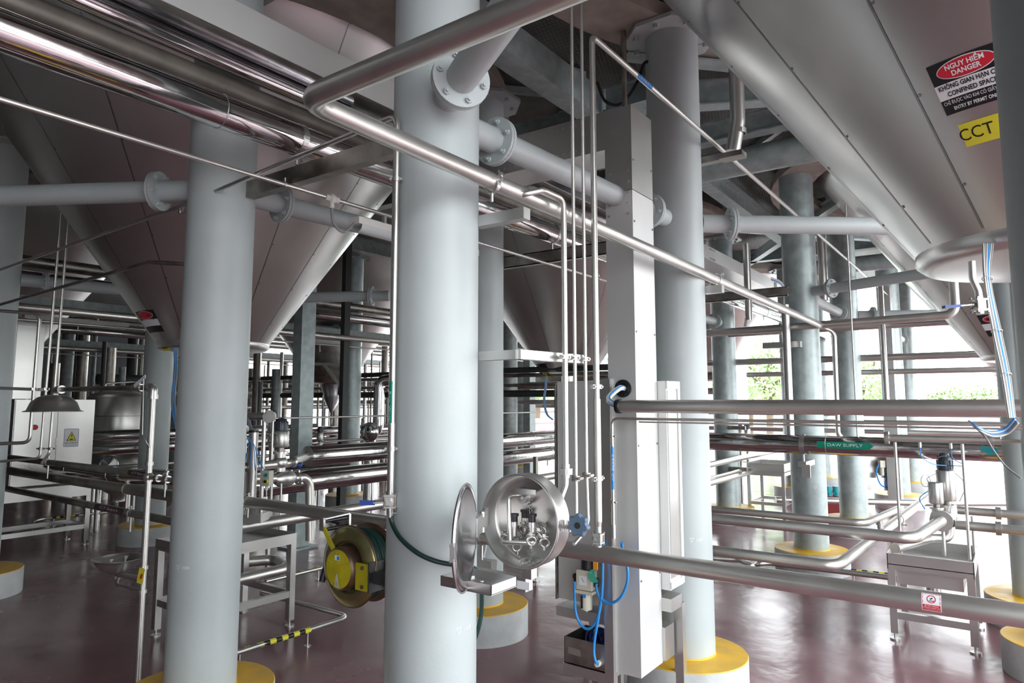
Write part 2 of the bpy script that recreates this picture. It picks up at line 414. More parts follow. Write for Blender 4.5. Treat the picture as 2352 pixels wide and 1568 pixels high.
# square posts
def sqpost(x, y, s, yaw, label, mat, h=5.0):
    a = (Vector((math.cos(yaw), math.sin(yaw), 0)), Vector((-math.sin(yaw), math.cos(yaw), 0)), Z_)
    mb = MB(); mb.box((x, y, h / 2), (s, s * 0.8, h), a); o = thing('square_post', label, 'post', (x, y, 0)); ob('shaft', mb, mat, o)
    p = MB(); p.box((x, y, 0.012), (s * 1.7, s * 1.6, 0.024), a); ob('base_plate', p, mat, o)
p = PX(692, 1000, D=9.5); sqpost(p.x, p.y, 0.23, 0, 'mottled grey square post, tallest object left of the two shiny insulated pipes', 'galv')
p = PX(787, 1000, D=11.5); sqpost(p.x, p.y, 0.12, 0, 'narrow dark square post touching the left side of a galvanised column', 'dark')
p = PX(1216, 1000, D=15.0); sqpost(p.x, p.y, 0.22, 0, 'square grey post left of the big steel cabinet', 'galv')

# ------------------------------------------------------------------ tanks
TA = math.tan(R(35)); ZA = 1.80; ZR = 2.50; RR = 0.47
def cone_r(z): return (z - ZA) * TA
def tank(cx, cy, label, seams=14, ztop=5.0, detail=True, phase=0.1, group=None, ZR=ZR):
    RR = cone_r(ZR) - 0.015
    t = thing('conical_tank', label, 'tank', (cx, cy, ZA - 0.3), group)
    c = MB(); c.lathe([(cone_r(ZR), ZR), (cone_r(3.3), 3.3), (cone_r(4.2), 4.2), (cone_r(ztop), ztop)], (cx, cy, 0), n=96); ob('cone_cladding', c, 'cone', t)
    if detail:
        s = MB()
        for k in range(seams):
            a = 2 * PI * k / seams + phase; d = Vector((math.cos(a), math.sin(a), 0)); tg = Vector((-math.sin(a), math.cos(a), 0))
            nrm = (d - Z_ * TA).normalized(); off = nrm * 0.0015
            p0 = Vector((cx, cy, ZR + 0.02)) + d * cone_r(ZR + 0.02); p1 = Vector((cx, cy, ztop)) + d * cone_r(ztop)
            w = tg * 0.004
            s.add([p0 - w + off, p0 + w + off, p1 + w + off, p1 - w + off], [(0, 1, 2, 3)])
            for q in range(8):
                pp = p0.lerp(p1, (q + 0.5) / 8) + tg * 0.012; s.cyl(pp, pp + nrm * 0.004, 0.006, 8)
        ob('panel_seams', s, 'seam', t)
    rg = MB(); rg.lathe([(cone_r(ZR) + 0.004, ZR + 0.02), (RR + 0.02, ZR), (RR + 0.02, ZR - 0.03), (RR - 0.01, ZR - 0.055), (RR - 0.05, ZR - 0.06)], (cx, cy, 0), n=64); ob('bottom_rim', rg, 'cone', t)
    bp = MB(); bp.lathe([(RR - 0.05, ZR - 0.06), (0.25, ZR - 0.09), (0.1, ZR - 0.10)], (cx, cy, 0), n=64); ob('bottom_plate', bp, 'steels', t)
    oc = MB(); oc.lathe([(0.1, ZR - 0.09), (0.1, ZR - 0.22), (0.055, ZR - 0.38), (0.055, ZR - 0.62)], (cx, cy, 0), n=32); oc.ring((cx, cy, ZR - 0.40), Z_, 0.055, 0.02, 0.03); oc.ring((cx, cy, ZR - 0.60), Z_, 0.055, 0.03, 0.035); ob('outlet', oc, 'steels', t)
    return t
def tring(cx, cy, label, group=None):
    b = MB(); b.lathe([(2.3, CT + 0.035), (2.78, CT + 0.035), (2.78, CT + 0.14), (2.3, CT + 0.14), (2.3, CT + 0.035)], (cx, cy, 0), n=72, smooth=False)
    for k in range(24):
        a = 2 * PI * k / 24; d = Vector((math.cos(a), math.sin(a), 0)); b.beam(Vector((cx, cy, CT + 0.2)) + d * 2.32, Vector((cx, cy, CT + 0.2)) + d * 2.7, 0.02, 0.12)
    t = ob('support_ring', b, 'beige', None, label, 'support ring', group)
TK = {'near': (3.5, -0.26), 'left': (3.55, 6.02), 'mid': (10.05, 6.08), 'r2': (10.05, -0.26), 'left3': (3.6, 12.3), 'mid3': (10.1, 12.3), 'r3': (16.4, -0.26), 'far': (16.4, 6.0)}
tN = tank(*TK['near'], 'huge near conical steel tank filling the upper right, danger sign on its side', phase=0.35, ZR=2.585)
tL = tank(*TK['left'], 'big dark conical steel tank behind the left foreground column')
tM = tank(*TK['mid'], 'conical tank behind the big middle column, its bottom above the steel cabinet')
tR2 = tank(*TK['r2'], 'second conical tank at the right, just behind and below the near one')
tank(*TK['left3'], 'shadowed conical tank in the far left background', detail=False)
tank(*TK['mid3'], 'conical tank far back between the galvanised posts', detail=False)
tank(*TK['r3'], 'third conical tank of the right hand row, farthest back', detail=False)
tank(*TK['far'], 'distant pale conical tank seen left of the trees', detail=False)
for k, lb in (('near', 'beige support ring around the near right tank'), ('left', 'beige support ring around the big left tank'), ('mid', 'beige support ring around the tank behind the middle column'), ('r2', 'beige support ring around the second right tank'), ('left3', 'beige support ring around the far left tank'), ('far', 'beige support ring around the distant pale tank')):
    tring(*TK[k], lb)

# ------------------------------------------------------------------ tie pipes between columns (z about 3.24)
ZB = 3.28
def tie(a, b, label, f0=0.32, f1=0.32, r=0.066, z=ZB, mat='paint', fl=(True, True)):
    a = Vector((a[0], a[1], z)); b = Vector((b[0], b[1], z)); d = (b - a).normalized()
    t = thing('tie_pipe', label, 'tie pipe', a + d * 0.2)
    ob('pipe', MB().tube([a + d * (CR - 0.004), b - d * (CR - 0.004)], r, 24), mat, t)
    for on, p, dd in ((fl[0], a + d * (CR + f0 - 0.195 + 0.1), d), (fl[1], b - d * (CR + f1 - 0.195 + 0.1), -d)):
        if on:
            f = MB(); flange(f, p, dd, r, r * 1.85, 0.016, 0); q = ob('flange', f, mat, t)
            u_, v_, d_ = basis(dd)
            for k in range(6):
                aa = 2 * PI * k / 6 + 0.3; c_ = p + (u_ * math.cos(aa) + v_ * math.sin(aa)) * r * 1.45; bo = MB(); bo.cyl(c_ - d_ * 0.042, c_ + d_ * 0.042, 0.007, 8); bo.hexbolt(c_ + d_ * 0.018, d_, 0.014, 0.013); bo.hexbolt(c_ - d_ * 0.018, -d_, 0.014, 0.013); ob('bolt', bo, 'paint' if mat == 'paint' else 'galv', q)
    return t
cx = lambda t: (t.location.x, t.location.y)
tie(cx(cM), cx(cC), 'thick pale tie pipe with bolted flanges running right from the middle column')
tie(cx(cM), cx(cR), 'pale tie pipe rising toward the top centre from a bolted flange on the middle column', f0=0.27)
tie(cx(cL), cx(cB), 'pale tie pipe with flange right of the left foreground column')
tie(cx(cL), (1.05, 6.02), 'pale tie pipe running off the left edge from the left foreground column')
tie(cx(cC), (6.48, -0.26), 'pale tie pipe crossing right of the duct column toward the near tank')
tie(cx(cD), (7.80, -0.13), 'tie pipe rising right from a round flange on the supply bracket column', r=0.06)
tie(cx(cD), cx(cE), 'short looking tie pipe between the two grey columns at right')
tie((11.42, 1.95), (12.6, -0.26), 'farther tie pipe to the right behind the two grey columns')
tie((11.42, 3.83), (8.76, 3.86), 'tie pipe with flange left of the column by the trees')
tie((11.42, 3.83), (12.6, 6.05), 'tie pipe far behind the column by the trees')
tie((4.85, 8.2), (6.05, 6.02), 'tie pipe seen between the left tank and the middle column')
tie((4.85, 8.2), (2.63, 8.67), 'tie pipe with flange at the far left under the insulated pipe')
tie(cx(cB), (6.05, 6.02), 'tie pipe crossing in front of the middle tank cone', mat='galv')
tie((14.77, 1.74), (17.23, 1.76), 'distant tie pipe at far right')
tie(cx(cI), (8.75, 10.09), 'long dark tie pipe in the left background', mat='galv')

# ------------------------------------------------------------------ overhead pipes along the plant's long axis
def label_on(parent, c, axis, up, r, s, w, h, mat, tmat='swhite', shape='arrow', name='flow_label', tsize=None):
    fn = wrap(c, axis, up, r + 0.0012); lb = ob(name, patch(fn, w, h, 8, 10, shape), mat, parent)
    fn2 = wrap(c, axis, up, r + 0.0022); text('lettering', s, tsize or h * 0.62, tmat, lb, fn2, width=w * 0.62)
    return lb
# steel pipe: comes overhead, turns beside the middle column, runs away to the right
zP = 2.875; YP = 1.70
xE = PX(700, 235, Y=YP).x
pP = pipe('product_pipe', 'pale steel pipe bending overhead at top left then running right past the middle column', [(xE, 0.25, zP + 0.03), (xE, YP, zP + 0.02), (8.46, YP, zP - 0.03)], 0.036, 'steel', bend=0.085)
for px, py in ((1130, 425), (1645, 640)):
    c = PX(px, py, Y=YP); clampring(pP, (c.x, YP, zP), X_, 0.036, 0.02, bolt_dir=(0, -1, 0.6), name='clamp')
    MBs = MB(); MBs.cyl((c.x, YP, zP - 0.036), (c.x, YP, zP - 0.075), 0.007, 10); ob('stud', MBs, 'steel', pP)
def bracket(x, y0, y1, z, s, label, mat='steels', name='pipe_bracket'):
    mb = MB(); mb.bb((x - s / 2, y0, z - s / 2), (x + s / 2, y1, z + s / 2)); return ob(name, mb, mat, None, label, 'bracket')
bracket(2.37, 1.90, 1.63, zP - 0.1, 0.05, 'square steel bracket on the middle column holding the product pipe')
bracket(4.80, 1.73, 1.60, zP - 0.105, 0.055, 'square steel bracket on the duct column under the long product pipe')
# side branch that goes down the front of the cabinet
Yv = 1.62
xs_ = [PX(px, 900, Y=Yv).x for px in (1298, 1321, 1345, 1370)]
p1 = PX(1290, 430, Y=Yv); br = PX(1190, 447, Y=YP)
v1 = pipe('drop_pipe', 'steel pipe branching off the product pipe and dropping to a union above the round bowl', [(br.x, YP, zP), (br.x + 0.0, YP - 0.04, zP), (p1.x - 0.16, Yv - 0.0, zP + 0.03), (xs_[0], Yv, zP + 0.03), (xs_[0], Yv, 1.60), (xs_[0] - 0.08, Yv, 1.50), (2.46, Yv + 0.02, 1.50)], 0.0135, bend=0.05)
u = MB(); u.cyl((xs_[0], Yv, 1.645), (xs_[0], Yv, 1.672), 0.03, 14, smooth=False); u.cyl((xs_[0], Yv, 1.63), (xs_[0], Yv, 1.69), 0.018, 16); ob('union_nut', u, 'steels', v1)
for i, (nm, lb, zt, zb) in enumerate((('drop_pipe', 'thin steel drop pipe, the middle of the three clamped on the folded arm', 5.0, 1.45), ('drop_pipe', 'thin steel drop pipe ending beside the slate blue knob', 5.0, 1.45))):
    x = xs_[1 + i]
    lean = (PX(1305.6 if i == 0 else 1317, 0, Y=Yv).x - x)
    pts = [(x, Yv, 5.0), (x, Yv, 1.62), (x + (0.0 if i == 0 else 0.01), Yv, 1.42)]
    if i == 1: pts += [(x - 0.02, Yv - 0.0, 1.37), (x - 0.12, Yv, 1.33)]
    o = pipe(nm, lb, pts, 0.0085, bend=0.02)
    c = MB(); z = 1.62 if i == 0 else 1.625; c.cyl((x, Yv, z - 0.012), (x, Yv, z + 0.012), 0.02, 16); c.box((x - 0.0, Yv - 0.02, z), (0.03, 0.02, 0.012)); 
    for s in (-1, 1): c.cyl((x + s * 0.02, Yv - 0.028, z), (x + s * 0.02, Yv + 0.01, z), 0.004, 8)
    ob('pipe_union', c, 'dull', o)
# arm holding them
arm = thing('pipe_bracket', 'folded steel strap arm on the middle column clamping three thin vertical pipes', 'bracket', (2.4, 1.9, 2.15))
mb = MB(); mb.bb((2.38, 1.90, 2.15), (2.43, 1.70, 2.19)); mb.beam((2.39, 1.70, 2.17), (xs_[2] + 0.03, 1.655, 2.17), 0.05, 0.04); ob('arm', mb, 'steels', arm)
for x in xs_[:3]:
    r = 0.0135 if x == xs_[0] else 0.0085
    c = MB(); c.ring((x, Yv, 2.17), Z_, r + 0.0005, 0.018, 0.004, 16); c.box((x - r - 0.012, Yv, 2.17), (0.022, 0.014, 0.018)); c.box((x + r + 0.012, Yv, 2.17), (0.022, 0.014, 0.018))
    for s in (-1, 1): c.cyl((x + s * (r + 0.014), Yv - 0.014, 2.17), (x + s * (r + 0.014), Yv - 0.006, 2.17), 0.006, 8)
    ob('clamp', c, 'steels', arm)
# air supply pipe
x4 = xs_[3]; zA = PX(1357, 80, Y=Yv).z; 
v4 = pipe('air_supply_pipe', 'steel air pipe beside the cable duct, slanting down right past the duct column', [(x4, Yv, 1.28), (x4, Yv, zA), (14.5, Yv, zA + 0.02)], 0.0155, bend=0.035)
m_ = MB(); m_.cyl((x4, Yv, 1.40), (x4, Yv, 1.98), 0.0195, 18); m_.cyl((x4, Yv, 1.36), (x4, Yv, 1.40), 0.013, 18, r2=0.0195); ob('wide_sleeve', m_, 'steel', v4)
for z in (2.04, 1.60):
    c = MB(); c.ring((x4, Yv, z), Z_, 0.0205, 0.02, 0.004, 20)
    for s in (-1, 1): c.box((x4 + s * 0.034, Yv, z), (0.024, 0.014, 0.02)); c.cyl((x4 + s * 0.036, Yv - 0.016, z), (x4 + s * 0.036, Yv + 0.012, z), 0.006, 8)
    c.cyl((x4 + 0.05, Yv + 0.0, z), (x4 + 0.14, Yv + 0.06, z), 0.006, 8)
    ob('clamp', c, 'steels', v4)
c = PX(1477, 182, Y=Yv); label_on(v4, (c.x, Yv, zA), (-1, 0, 0), (0, -1, -0.3), 0.0155, 'Air Supply', 0.20, 0.034, 'sblue')
# 3-piece ball valve at the foot of the air pipe
def ball_valve(parent, c, ax, side, s=1.0, handle=None, hmat='dblue'):
    """three piece ball valve: body, four tie bolts, optional lever"""
    c = Vector(c); u, v, d = basis(ax, side); b = MB()
    b.box(c, (0.034 * s, 0.034 * s, 0.030 * s), (u, v, d)); b.cyl(c - d * 0.035 * s, c + d * 0.035 * s, 0.013 * s, 16)
    for k in (-1, 1): b.box(c + d * k * 0.020 * s, (0.044 * s, 0.044 * s, 0.007 * s), (u, v, d))
    b.cyl(c + u * 0.015 * s, c + u * 0.032 * s, 0.009 * s, 12)
    o = ob('valve_body', b, 'steels', parent)
    for a in (-1, 1):
        for e in (-1, 1):
            q = c + u * a * 0.019 * s + v * e * 0.019 * s; t = MB(); t.cyl(q - d * 0.03 * s, q + d * 0.03 * s, 0.0035 * s, 8); t.hexbolt(q + d * 0.024 * s, d, 0.006 * s, 0.006 * s); t.hexbolt(q - d * 0.024 * s, -d, 0.006 * s, 0.006 * s); ob('tie_bolt', t, 'dull', o)
    if handle is not None:
        h = Vector(handle); hn = h.normalized(); p = c + u * 0.034 * s; m = MB(); m.beam(p, p + hn * h.length * 0.45, 0.016 * s, 0.004 * s, hint=u); ob('lever', m, 'steels', o)
        m = MB(); m.beam(p + hn * h.length * 0.42, p + h, 0.022 * s, 0.010 * s, hint=u); ob('lever_grip', m, hmat, o)
    return o
ball_valve(v4, (x4, Yv, 1.32), Z_, (-1, 0, 0))

# insulated polished pipe and its neighbours along the plant
YI = 3.2; zI = 1.97 + 0.464 * YI
pI = pipe('insulated_pipe', 'big mirror polished insulated pipe crossing the upper left behind the product pipe', [(-1.5, YI, zI), (8.7, YI, zI), (20, YI, zI)], 0.088, 'polish', n=40)
for x in (2.34, 5.05, 8.2, 11.6):
    mb = MB(); mb.ring((x, YI, zI), X_, 0.089, 0.035, 0.003, 32); ob('band_clamp', mb, 'steels', pI)
    mb = MB(); mb.cyl((x, YI, zI - 0.088), (x, YI, zI - 0.145), 0.008, 10); ob('stud', mb, 'steels', pI)
for x in (1.86, 3.3, 4.4, 6.0, 7.4):
    mb = MB(); mb.torus((x, YI, zI), X_, 0.088, 0.0022, 32, 6); ob('sheet_seam', mb, 'steels', pI)
def along(y, px, py): return PX(px, py, Y=y).z
z2 = along(3.5, 408, 160)
pipe('insulated_pipe', 'dull grey brown pipe running just above and behind the mirror polished one', [(-1.5, 3.5, z2), (9, 3.5, z2)], 0.068, 'browndull', n=28)
z3 = along(3.52, 408, 112)
pipe('insulated_pipe', 'thin dark red glinting pipe tucked under the overhead cable duct', [(-1.5, 3.42, z3 - 0.02), (2.9, 3.42, z3 - 0.02)], 0.042, 'polish', n=24)
# long cable duct overhead
td = thing('cable_duct', 'long stainless box cable duct overhead, from the top left corner away to the right', 'cable duct', (2, 3.35, 3.89))
ob('duct_body', MB().bb((-2, 3.2, 3.9), (3.2, 3.62, 4.09)), 'sheet', td)
for a_, b_ in ((-2, 3.2), (3.204, 7.0)): ob('duct_underside', MB().bb((a_, 3.203, 3.896), (b_, 3.617, 3.8995)), 'mirror', td)
ob('duct_body', MB().bb((3.204, 3.2, 3.9), (7.0, 3.62, 4.09)), 'mirror', td)
ob('duct_body', MB().bb((7.004, 3.2, 3.9), (13.0, 3.5, 4.09)), 'sheet', td)
for x0 in (4.6, 9.1, 13.0):
    for k in range(4):
        for z in (3.93, 4.06):
            b = MB(); b.hexbolt((x0 + k * 0.06, 3.2, z), (0, -1, 0), 0.010, 0.008); ob('bolt', b, 'dull', td) if x0 < 9.2 else None
b = MB(); e = PX(1795, 655, Y=3.2); b.cyl((12.4, 3.2, 4.0), (12.4, 3.196, 4.0), 0.09, 20); ob('cable_opening', b, 'black', td)
# horizontal limb + the tall duct at the cabinet
dk = thing('cable_duct', 'tall upright stainless cable duct with a round cable hole, before the duct column', 'cable duct', (4.0, 1.95, 0.34))
DX0, DX1, DY0, DY1 = 3.85, 4.16, 1.84, 2.03
ob('duct_body', MB().bb((DX0, DY0, 0.35), (DX1, DY1, 3.30)), 'sheet', dk)
hb = MB(); hb.bb((DX0, DY0, 3.305), (DX1, DY1, 3.86)); hb.bb((DX0, DY1, 3.60), (DX1, 3.195, 3.86)); ob('duct_elbow', hb, 'steels', dk)
for y0, y1, z0 in ((1.875, 2.0, 3.42),):
    for k in range(5):
        for y in (1.87, 2.0):
            b = MB(); b.hexbolt((DX0, y, 3.15 + k * 0.07), (-1, 0, 0), 0.009, 0.008); ob('bolt', b, 'steels', dk)
for k in range(4):
    for z in (3.64, 3.82):
        for yy in (2.25, 2.75):
            b = MB(); b.hexbolt((DX0, yy + k * 0.05, z), (-1, 0, 0), 0.009, 0.008); ob('bolt', b, 'steels', dk)
for z in (0.9, 1.7, 2.4, 3.1, 3.5):
    for x in (DX0 + 0.02, DX1 - 0.02):
        b = MB(); b.cyl((x, DY0, z), (x, DY0 - 0.006, z), 0.007, 8); ob('screw', b, 'dull', dk)
c = PX(1432, 892, X=DX0); b = MB(); b.lathe([(0.036, 0), (0.036, 0.012), (0.055, 0.012), (0.055, 0)], (DX0, c.y, c.z), (-1, 0, 0), 28, smooth=False); g = ob('rubber_grommet', b, 'black', dk)
b = MB(); b.cyl((DX0 - 0.001, c.y, c.z), (DX0 - 0.003, c.y, c.z), 0.037, 20); ob('hole', b, 'sblack', dk)
st = MB(); fn = flat((DX0 - 0.002, 1.955, 3.70), (0, -1, -0.6), (0, -0.6, 1)); 
ob('old_sticker', patch(fn, 0.055, 0.028, 1, 1), 'steel', dk)

# cable conduit with the lamp
YC = 3.26; zCn = 1.97 + 0.376 * YC
cp = pipe('conduit_pipe', 'thin bright conduit tube descending across the left half to a lamp', [(-1.5, YC, zCn), (7.2, YC, zCn)], 0.0125)
for px in (655, 1375):
    x = PX(px, 411 if px == 655 else 600, Y=YC).x
    c = MB(); c.ring((x, YC, zCn), X_, 0.013, 0.014, 0.004, 14); c.cyl((x, YC, zCn + 0.013), (x, YC, zCn + 0.04), 0.006, 8); ob('clip', c, 'steels', cp)
j = PX(762, 458, Y=YC); jb = MB(); jb.cyl((j.x - 0.05, YC, zCn), (j.x + 0.05, YC, zCn), 0.02, 14); jb.sphere((j.x, YC, zCn), 0.032, 14, 8); jb.cyl((j.x, YC, zCn), (j.x, YC, zCn - 0.06), 0.016, 12); ob('junction_box', jb, 'white', cp)
l0 = PX(800, 510, Y=YC + 0.05)
fl = MB(); fl.spline([(j.x, YC, zCn - 0.06), (j.x + 0.02, YC, zCn - 0.15), (j.x + 0.1, YC, zCn - 0.185), (l0.x + 0.02, YC + 0.0, l0.z)], 0.009, 8); ob('flexible_lead', fl, 'gcable', cp)
lt = thing('strip_lamp', 'pale strip lamp with a clear cover hanging from the conduit left of the middle column', 'lamp', (l0.x, YC, l0.z))
lb = MB(); lb.bb((l0.x, YC - 0.05, l0.z - 0.02), (l0.x + 1.2, YC + 0.05, l0.z + 0.025)); ob('housing', lb, 'white', lt)
lc = MB(); lc.lathe([(0.048, 0), (0.048, 1.14)], (l0.x + 0.03, YC, l0.z - 0.018), X_, 10, hint=(0, 1, 0), arc=(0, -PI)) ; ob('lamp_cover', lc, 'tube', lt)
for x in (0.25, 0.9):
    c = MB(); c.bb((l0.x + x, YC - 0.012, l0.z + 0.02), (l0.x + x + 0.02, YC + 0.012, zCn - 0.01)); ob('hanger', c, 'steels', lt)

# channel beam from the left column to the middle one and pipes along it
b = MB(); b.beam((2.37, 3.69, 3.255), (2.37, 2.25, 3.255), 0.06, 0.10); ob('channel_beam', b, 'dull', None, 'dark channel beam joining the left foreground column to the middle column', 'beam')
z = 1.97 + 0.376 * YC
for xx, nm in ((5.05, 'dark channel beam behind the thin vertical pipes under the polished pipe'), (8.3, 'channel beam between the right hand columns under the polished pipe')):
    b = MB(); b.channel((xx, 3.75, 3.25), (xx, 2.0, 3.25), 0.06, 0.11, 0.008); ob('channel_beam', b, 'dull', None, nm, 'beam')
# raw water pipe: along the beam, elbow, down to the hose valve
xw, yw = PX(901, 921, D=2.86).x, PX(901, 921, D=2.86).y; zw = 3.21
pw = pipe('water_pipe', 'thin water pipe from the left edge turning down to a blue lever valve', [(2.4, 9.5, zw), (2.22, 4.26, zw), (xw, yw, zw), (xw, yw, 1.55)], 0.0125, bend=0.06)
m_ = MB(); m_.cyl((xw, yw, 1.60), (xw, yw, 1.88), 0.0145, 16); ob('wide_sleeve', m_, 'steel', pw)
for z in (2.92, 1.775):
    c = MB(); c.ring((xw, yw, z), Z_, 0.0135, 0.018, 0.004, 16); c.cyl((xw + 0.012, yw - 0.005, z), (2.25, 2.05, z), 0.007, 8)
    for s in (-1, 1): c.cyl(Vector((xw, yw, z)) - rt * 0.022 * s - hd * 0.012, Vector((xw, yw, z)) - rt * 0.022 * s + hd * 0.01, 0.006, 8)
    ob('clamp', c, 'steels', pw)
label_on(pw, (xw, yw, 1.97 + (921 - 935) / 1577 * 2.86), Z_ * -1, -hd - rt * 0.8, 0.0125, 'Raw Water', 0.215, 0.024, 'green')
bv = ball_valve(pw, (xw, yw, PX(895, 1150, D=2.86).z), Z_, -hd, 1.15)
vz = PX(895, 1150, D=2.86).z
m = MB(); m.beam(Vector((xw, yw, vz)) - hd * 0.05 - rt * 0.02, Vector((xw, yw, vz)) - hd * 0.05 - rt * 0.06, 0.015, 0.005); ob('lever', m, 'steels', pw)
m = MB(); m.beam(Vector((xw, yw, vz)) - hd * 0.05 - rt * 0.055, Vector((xw, yw, vz)) - hd * 0.05 - rt * 0.115, 0.014, 0.018); ob('lever_grip', m, 'dblue', pw)
pipe('water_pipe', 'thin dark pipe below the water pipe at left, bending behind the left foreground column', [(2.5, 9.5, 2.9), (2.24, 4.62, 2.9), (2.40, 4.30, 2.87), (2.5, 4.15, 2.85)], 0.014, 'dull', bend=0.1)
vv = PX(415, 480, Z=zw); m = MB(); m.cyl(vv + Z_ * 0.03, vv - Z_ * 0.03, 0.016, 12); m.beam(vv - Z_ * 0.03, vv - Z_ * 0.03 - Y_ * 0.08, 0.012, 0.006); ob('small_valve', m, 'steels', pw)

# green hose hanging from the valve
hp = [Vector((xw, yw, vz - 0.045))] + [PX(a, b, D=d) for a, b, d in ((902, 1205, 2.85), (922, 1238, 2.80), (960, 1270, 2.77), (1000, 1288, 2.76), (1040, 1296, 2.77), (1075, 1298, 2.80), (1096, 1312, 2.9), (1105, 1345, 3.0), (1106, 1400, 3.06), (1098, 1445, 3.08), (1085, 1475, 3.15), (1060, 1490, 3.3))]
gh = thing('hose', 'dark green hose hanging from the blue lever valve across the middle column', 'hose', hp[0])
ob('hose', MB().spline(hp, 0.0095, 12), 'hose', gh)
m = MB(); m.cyl(hp[0] + Z_ * 0.01, hp[0] - Z_ * 0.02, 0.0125, 14); m.cyl(hp[0] - Z_ * 0.004 - rt * -0.012, hp[0] - Z_ * 0.004 + rt * 0.026, 0.004, 6); ob('hose_clip', m, 'steels', gh)

# ------------------------------------------------------------------ round bowl cabinet beside the middle column
bx, by, bz = 2.25, 1.59, PX(1190, 1197, X=2.25).z; br_ = 0.178; bd = 0.085
bw = thing('bowl_cabinet', 'round steel drum box with open lid, pipe fittings inside, beside the middle column', 'round cabinet', (bx + 0.05, by, bz - 0.25))
m = MB(); m.lathe([(br_, 0.0), (br_ + 0.006, -0.002), (br_ + 0.008, 0.006), (br_ + 0.004, 0.014), (br_ + 0.004, bd)], (bx, by, bz), X_, 64); m.lathe([(br_ + 0.004, bd), (0.0, bd + 0.002)], (bx, by, bz), X_, 64)
ob('drum', m, 'steels', bw)
m = MB(); m.lathe([(br_, 0.0), (br_ - 0.001, bd * 0.85), (br_ - 0.02, bd - 0.006), (0.0, bd - 0.002)], (bx, by, bz), X_, 64); ob('drum_lining', m, 'steels', bw)
# lid
hg = PX(1094, 1210, D=2.68); lo = PX(1044, 1210, D=2.33); hg.z = lo.z = bz - 0.01
le = (lo - hg).normalized(); lr = 0.187; lcn = hg + le * lr; ln = le.cross(Z_)
if ln.dot(-hd) < 0: ln = -ln
m = MB(); m.lathe([(0.0, 0.006), (lr * 0.72, 0.004), (lr * 0.8, 0.007), (lr - 0.01, 0.005), (lr, 0.0), (lr, -0.006), (lr - 0.004, -0.007), (0, -0.008)], lcn, ln, 64); ld = ob('lid', m, 'mirror', bw)
m = MB(); m.torus(lcn, ln, lr, 0.0025, 64, 8); ob('lid_rim', m, 'steels', ld)
m = MB(); q = lcn + le * lr; m.box(q + le * 0.006 - Z_ * 0.012, (0.012, 0.016, 0.06), (le, ln, Z_)); m.box(q + le * 0.016 + Z_ * 0.012, (0.016, 0.014, 0.01), (le, ln, Z_)); m.box(q + le * 0.016 - Z_ * 0.036, (0.016, 0.014, 0.01), (le, ln, Z_)); ob('latch_catch', m, 'steels', ld)
hp0 = Vector((bx + 0.03, by + br_, bz)); m = MB()
hm = (hg + hp0) / 2
m.box(hm, (0.012, (hp0 - hg).length + 0.02, 0.07), ((hp0 - hg).cross(Z_).normalized(), (hp0 - hg).normalized(), Z_))
for s in (-1, 1): m.cyl(hm + Z_ * 0.03 * s - Z_ * 0.01, hm + Z_ * 0.03 * s + Z_ * 0.01, 0.014, 14)
ob('hinge', m, 'steels', bw)
# closing bolt with the star knob
k0 = Vector((bx + 0.015, by - br_ - 0.004, bz + 0.0)); kd = Vector((0.35, -1, -0.06)).normalized()
m = MB(); m.box(k0 + kd * 0.02, (0.05, 0.012, 0.03), (kd, Z_, kd.cross(Z_))); m.cyl(k0 + kd * 0.01 - Z_ * 0.018, k0 + kd * 0.01 + Z_ * 0.022, 0.008, 10); m.cyl(k0 + kd * 0.034 - Z_ * 0.018, k0 + kd * 0.034 + Z_ * 0.022, 0.009, 10); m.cyl(k0 + kd * 0.02, k0 + kd * 0.10, 0.006, 10); ob('closing_bolt', m, 'steels', bw)
kc = PX(1330, 1205, D=(k0 + kd * 0.1 - O).dot(hd) - 0.02); kn = -(hd * 0.8 + rt * 0.45).normalized(); u_, v_, d_ = basis(kn, Z_)
m = MB(); N = 56; prof = []
def star(a): return 0.040 + 0.0045 * math.cos(7 * a)
rows = [(0.80, -0.012), (1.0, -0.006), (1.0, 0.010), (0.86, 0.016)]
vs = []; 
for k, h in rows:
    for i in range(N):
        a = 2 * PI * i / N; vs.append(kc + (u_ * math.cos(a) + v_ * math.sin(a)) * star(a) * k + d_ * h)
m.add(vs, [(r * N + i, r * N + (i + 1) % N, (r + 1) * N + (i + 1) % N, (r + 1) * N + i) for r in range(3) for i in range(N)], True)
m.add(vs[:N], [tuple(range(N))[::-1]]); m.add(vs[3 * N:], [tuple(range(N))])
kb = ob('star_knob', m, 'knob', bw)
m = MB(); m.cyl(kc + d_ * 0.0165, kc + d_ * 0.0172, 0.012, 16); ob('socket', m, 'sblack', kb)
m = MB(); m.cyl(kc - d_ * 0.012, kc - d_ * 0.03, 0.014, 14); ob('hub', m, 'knob', kb)
# fittings inside: cross tube, drop tube, plugs, chain, clamp rings
def iq(px, py, dx): return PX(px, py, X=bx + dx)
m = MB(); m.tube([iq(1205, 1138, 0.075), iq(1192, 1136, 0.03), iq(1168, 1138, 0.02), iq(1172, 1244, 0.012)], 0.0088, 14, 0.03); ob('bent_tube', m, 'steels', bw)
m = MB(); m.tube([iq(1163, 1234, 0.065), iq(1152, 1240, 0.03), iq(1156, 1246, 0.008), iq(1222, 1246, 0.006), iq(1228, 1241, 0.03), iq(1226, 1236, 0.06)], 0.0095, 14, 0.02); ob('cross_tube', m, 'steels', bw)
c = iq(1207, 1128, 0.045); m = MB(); m.box(c, (0.07, 0.10, 0.004), (Vector((1, 0, 0.15)).normalized(), Y_, Vector((-0.15, 0, 1)).normalized())); m.box(iq(1207, 1128, 0.01), (0.004, 0.10, 0.018)); ob('shelf_plate', m, 'steels', bw)
